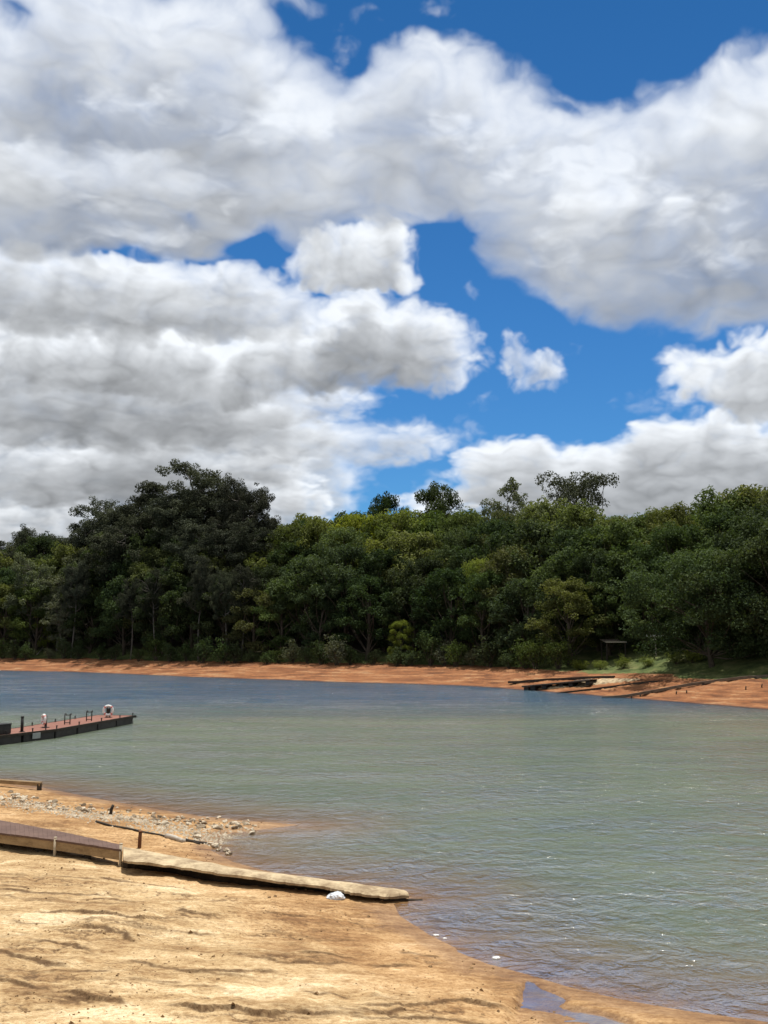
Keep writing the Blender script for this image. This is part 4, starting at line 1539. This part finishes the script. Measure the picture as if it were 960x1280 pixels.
log('driftwood_pole', (120, 1028), (250, 1056), .035, .022, DARKWOOD, 'long thin dark driftwood pole below the rubble strip')
log('driftwood_log', (208, 1047), (230, 1053), .075, .06, BLEACH, 'short pale driftwood log at the head of the small inlet', twigs=1)
log('driftwood_branch', (232, 1052), (264, 1056), .05, .03, DARKWOOD, 'dark driftwood branch reaching into the small inlet', twigs=1, seed=4)
log('dark_rod', (476, 1126), (528, 1125), .03, .02, DARKWOOD, 'thin dark rod poking into the water past the slipway tip', 'rod')
g0, g1 = on_ground(-12, 982), on_ground(51, 988)
t = thing('fallen_timber', 'pale squared timber lying along the water at the far left of the beach', 'timber', (g0.x, g0.y, g0.z))
d = g1 - g0
MB().box((d.x / 2, d.y / 2, d.z / 2 + .2), (d.length, .16, .14), math.atan2(d.y, d.x), .015).build('beam', TAN, t)
for f in (.12, .97):
    MB().box((d.x * f, d.y * f, d.z * f + .05), (.16, .16, .36), .2, .01).build('block', DARKWOOD, t)

# ---- rubble
def rock_mesh(seed, mat):
    bm = bmesh.new()
    bmesh.ops.create_icosphere(bm, subdivisions=2, radius=1.0)
    rg = random.Random(seed)
    cuts = [(V3((rg.gauss(0, 1), rg.gauss(0, 1), rg.gauss(0, 1))).normalized(), rg.uniform(.45, .8)) for _ in range(9)]
    for v in bm.verts:
        p = v.co.copy()
        for cn, cd in cuts:
            q = p.dot(cn)
            if q > cd:
                p -= cn * (q - cd)
        v.co = p * rg.uniform(.95, 1.05)
        v.co.z *= .65
    me = bpy.data.meshes.new('rock')
    bm.to_mesh(me); bm.free()
    me.materials.append(mat)
    return me


RM = [rock_mesh(k, STONE[0] if k % 3 else STONE[1]) for k in range(7)]
STRIP = [(-10, 995), (40, 1003), (90, 1012), (150, 1018), (210, 1026), (270, 1031), (322, 1034)]
sxs, sys_ = zip(*STRIP)
rr_ = random.Random(12)
first = None
for k in range(296):
    px = rr_.uniform(-8, 326)
    py = np.interp(px, sxs, sys_) + rr_.gauss(0, 4.3)
    if px > 240:
        px -= 6
    if k > 262:
        px, py = rr_.uniform(240, 290), 0
        py = 1046 + (px - 240) * .44 + rr_.gauss(0, 2.6)
    g = on_ground(px, py, 0)
    s = min(.15, .04 + rr_.expovariate(28))
    if first is None:
        first = link(bpy.data.objects.new('rock', RM[0]))
        o = first
    else:
        o = first.copy(); o.data = RM[k % 7]
        C.objects.link(o)
    o.location = (g.x, g.y, g.z + s * .08)
    o.scale = (s, s * rr_.uniform(.7, 1.1), s)
    o.rotation_euler = (rr_.uniform(-.3, .3), rr_.uniform(-.3, .3), rr_.uniform(0, 6.3))
    tag(o, 'broken stone lying in the rubble strip along the spit', 'rock', 'broken stones of the rubble strip')

gb = MB()
for k in range(2600):
    px = rr_.uniform(-8, 330)
    py = np.interp(px, sxs, sys_) + rr_.gauss(0, 4.6)
    p = on_plane(px, py, .35)
    gb.add([(p[0] + a_ * .035 * q_, p[1] + b_ * .035 * q_, c_ * .03) for q_ in (rr_.uniform(.5, 1.6),) for a_, b_, c_ in ((-.6, -.5, 0), (.7, -.4, 0), (.1, .7, 0), (-.3, .1, 1), (.4, 0, .9))], [(0, 1, 4, 3), (1, 2, 4), (2, 0, 3), (3, 4, 2)])
gv = np.array(gb.v)
gz = land(gv[:, 0], gv[:, 1])
gb.v = [(x, y, z_ + float(h_)) for (x, y, z_), h_ in zip(gb.v, gz)]
gr_ = gb.build('gravel', STONE[0])
gr_['kind'] = 'stuff'

# ---- litter
def crumple(name, px, py, s, mat, label, cat, seed, flat=.6):
    g = on_ground(px, py)
    bm = bmesh.new()
    bmesh.ops.create_icosphere(bm, subdivisions=4, radius=1.0)
    ns = Noise2(seed)
    co = np.array([v.co[:] for v in bm.verts])
    dd = 1 + .45 * ns.fbm(co[:, 0] * 1.6 + co[:, 2], co[:, 1] * 1.6 - co[:, 2] * .7, 4, .6) - .25 * np.abs(ns.fbm(co[:, 0] * 3 + 4, co[:, 2] * 3 + co[:, 1], 3))
    for v, q in zip(bm.verts, dd):
        v.co *= float(q)
        v.co = V3((v.co.x * s, v.co.y * s * .7, max(v.co.z, -.35) * s * flat))
    me = bpy.data.meshes.new(name)
    bm.to_mesh(me); bm.free()
    me.materials.append(mat)
    o = link(bpy.data.objects.new(name, me))
    o.location = (g.x, g.y, g.z + s * flat * .3)
    return tag(o, label, cat)


crumple('plastic_bag', 420, 1124, .18, BAG, 'crumpled pale blue-white plastic bag lying against the slipway edge', 'bag', 5, .62)
FOAM = [('foam_scrap', 545, 1170, .055, 'white foam scrap at the water edge, the upper one of the pair', 6), ('foam_scrap', 556, 1174, .04, 'white foam scrap at the water edge, the lower one of the pair', 7), ('foam_scrap', 620, 1199, .07, 'flat white scrap floating off the beach', 8)]
for nm, px, py, s, lab, sd_ in FOAM:
    o = crumple(nm, px, py, s, WHITE, lab, 'scrap', sd_, .35)

# clods and pebbles scattered on the sand: nobody would count them
pv, pf = [], []
rp = random.Random(77)
pm = MB()
tet = [(-.6, -.5, -.3), (.7, -.4, -.3), (.1, .7, -.3), (-.3, .1, .5), (.4, 0, .42)]
tf = [(0, 1, 4, 3), (1, 2, 4), (2, 0, 3), (3, 4, 2)]
cnt = 0
xs = np.array([rp.uniform(-13, 6) for _ in range(9000)]); ys = np.array([rp.uniform(11, 33) for _ in range(9000)])
zz, sdd, _, crk = land(xs, ys, True)
dens = NG[4].fbm(xs * .35, ys * .5, 3)
for x, y, z_, q, dn, ck in zip(xs, ys, zz, sdd, dens, crk):
    if q < .15 or (dn < .12 and ck < .15 + rp.random() * .3):
        continue
    s = min(.07, .010 + rp.expovariate(75))
    a = rp.uniform(0, 6.28)
    c, si = math.cos(a) * s, math.sin(a) * s
    pm.add([(x + tx * c - ty * si, y + tx * si + ty * c, z_ + tz * s * .8 + .1 * s) for tx, ty, tz in tet], tf)
pb = pm.build('pebbles', weathered('earth_clods', (.13, .075, .035), (.34, .22, .11), 4, .95))
pb['kind'] = 'stuff'

# ---- the far bank
def beam(name, a, b, w, h, mat, label, cat, lift=0.0, props=(), n=16):
    """A long timber lying on the ground and following it."""
    pa, pb_ = on_ground(*a, t0=60), on_ground(*b, t0=60)
    t = thing(name, label, cat, (pa.x, pa.y, pa.z))
    d = pb_ - pa
    u_ = V3((d.x, d.y, 0)).normalized()
    nn_ = V3((-u_.y, u_.x, 0))
    gz = [max(H(pa.x + d.x * k / n + nn_.x * s, pa.y + d.y * k / n + nn_.y * s) for s in (-w / 2, 0, w / 2)) - pa.z for k in range(n + 1)]
    gz = [sum(gz[max(0, k - 2):k + 3]) / len(gz[max(0, k - 2):k + 3]) for k in range(n + 1)]
    vs, fs = [], []
    for k in range(n + 1):
        c = d * (k / n)
        for s, zz in ((-1, -.12), (1, -.12), (1, h), (-1, h)):
            vs.append((c.x + nn_.x * s * w / 2, c.y + nn_.y * s * w / 2, gz[k] + lift + zz))
    for k in range(n):
        for j in range(4):
            fs.append((4 * k + j, 4 * k + (j + 1) % 4, 4 * k + 4 + (j + 1) % 4, 4 * k + 4 + j))
    fs += [(3, 2, 1, 0), (4 * n, 4 * n + 1, 4 * n + 2, 4 * n + 3)]
    MB().add(vs, fs).build('beam', mat, t)
    for f in props:
        k = int(f * n)
        c = d * (k / n)
        MB().box((c.x, c.y, gz[k] + lift / 2 - .05), (.22, w * 1.15, max(.12, lift + .1)), math.atan2(d.y, d.x), .01).build('block', DARKWOOD, t)
    return t


beam('floating_boom', (636, 856), (768, 847), .34, .13, DARKWOOD, 'long dark timber beam lying above the stranded pontoon', 'beam', .05, (.1, .4, .7, .96))
beam('edge_beam', (652, 865), (838, 850), .26, .10, DARKWOOD, 'long low dark beam edging the pale slip on the red bank', 'beam', .03)
beam('gangway_beam', (752, 872), (1010, 843), .30, .15, TAN2, 'long slim grey-brown gangway slanting up the red bank at the right', 'gangway', .14, (.3, .55, .8))
# stranded pontoon
pa, pb_ = on_ground(657, 862.5, t0=60), on_ground(742, 855, t0=60)
d = pb_ - pa
ya, pi_ = math.atan2(d.y, d.x), math.atan2(d.z, math.hypot(d.x, d.y))
t = thing('stranded_pontoon', 'grey-decked pontoon on black floats stranded on the far red bank', 'pontoon', (pa.x, pa.y, pa.z))
nrm = V3((-math.sin(ya), math.cos(ya), 0))
MB().box((d.x / 2, d.y / 2, d.z / 2 + .44), (d.length, 1.7, .07), ya, .01, (-pi_, 'Y')).build('deck', GREYWOOD, t)
for s in (-.8, .8):
    MB().box((d.x / 2 + nrm.x * s, d.y / 2 + nrm.y * s, d.z / 2 + .35), (d.length - .1, .10, .11), ya, .01, (-pi_, 'Y')).build('side_beam', DARKWOOD, t)
for f in (.06, .16, .33, .58, .72, .96):
    p = d * f
    MB().box((p.x, p.y, p.z + .10), (.62 if f < .5 else .5, 1.45, .38), ya, .07, (-pi_, 'Y')).build('float', BLACK, t)
p = d * .86
MB().box((p.x, p.y, p.z + .51), (1.6, 1.2, .05), ya, .01, (-pi_, 'Y')).build('plank', BLEACH, t)
# pale slip between the beams
q = [on_ground(652, 862, t0=60), on_ground(700, 861, t0=60), on_ground(808, 848.5, t0=60), on_ground(768, 848, t0=60)]
vs = []
M_ = 24
for i in range(M_ + 1):
    for j in range(7):
        a = q[0].lerp(q[3], i / M_); b = q[1].lerp(q[2], i / M_)
        p = a.lerp(b, j / 6)
        vs.append((p.x, p.y, H(p.x, p.y) + .10 + (.0 if 0 < j < 6 and 0 < i < M_ else -.3)))
fs = [(i * 7 + j, i * 7 + j + 1, (i + 1) * 7 + j + 1, (i + 1) * 7 + j) for i in range(M_) for j in range(6)]
sl = thing('boat_slip', 'pale sandy boat slip on the red bank beneath the stranded pontoon', 'slip')
mesh_obj('slab', vs, fs, CONCRETE, sl)
for k, (px, py, hh) in enumerate(((789, 873, .26), (800, 871.5, .22), (845, 868, .28), (858, 866.5, .24), (932, 862.5, .34), (952, 860, .34))):
    g = on_ground(px, py, t0=60)
    t = thing('mooring_stake', 'thin dark stake in the red bank below the gangway, %s from the left' % ORD[k], 'stake', (g.x, g.y, g.z), 0, 'stakes in the red bank')
    MB().tube([(0, 0, -.3), (.03, 0, hh * .6), (.02 + .03 * (k % 3), 0, hh)], [.06, .055, .045], 8).build('shaft', DARKWOOD, t, True)
    MB().box((.03, -.05, hh * .62), (.16, .05, .05), .3 * k, .006).build('cleat', DARKWOOD, t)

# frame and little shelter in the shade of the trees
g = on_ground(820, 820, t0=60)
t = thing('post_and_board', 'pale board on a thin post in the shade left of the spreading tree', 'sign', (g.x, g.y, g.z))
MB().box((0, 0, 1.1), (.14, .14, 2.6), 0, .01).build('post', BLEACH, t)
MB().box((.1, -.09, 2.30), (2.4, .06, .26), 0, .008).build('board', WHITE, t)
g = on_ground(767, 824, t0=60)
t = thing('shelter', 'small open shelter with a pale roof edge among the dark trees', 'shelter', (g.x, g.y, g.z), .15)
MB().box((0, 0, 2.15), (2.6, 2.0, .07), 0, .01, (.18, 'X')).build('roof', GREYWOOD, t)
MB().box((0, -1.02, 2.02), (2.6, .05, .16), 0, .006).build('fascia', BLEACH, t)
for sx in (-1.15, 1.15):
    for sy in (-.85, .85):
        MB().box((sx, sy, 1.0), (.12, .12, 2.3), 0, .008).build('post', DARKWOOD, t)
MB().box((0, .3, .45), (1.9, .4, .06), 0, .01).box((-.7, .3, .2), (.08, .34, .44)).box((.7, .3, .2), (.08, .34, .44)).build('bench', DARKWOOD, t)

# bleached fallen branches at the left end of the wood
log('fallen_branch', (-6, 815), (36, 803), .16, .06, BLEACH, 'long bleached fallen branch rising from the bank at the far left', 'branch', 3, 5, .10)
log('fallen_branch', (18, 818), (34, 806), .10, .05, BLEACH, 'short bleached branch crossing under the long one', 'branch', 1, 6, .05)
log('fallen_branch', (46, 819), (58, 806), .11, .04, BLEACH, 'leaning bleached branch right of the other fallen branches', 'branch', 2, 7, .05)
log('fallen_branch', (196, 822), (214, 818), .09, .05, BLEACH, 'small bleached branch on the bank below the gum clump', 'branch', 1, 8, .05)
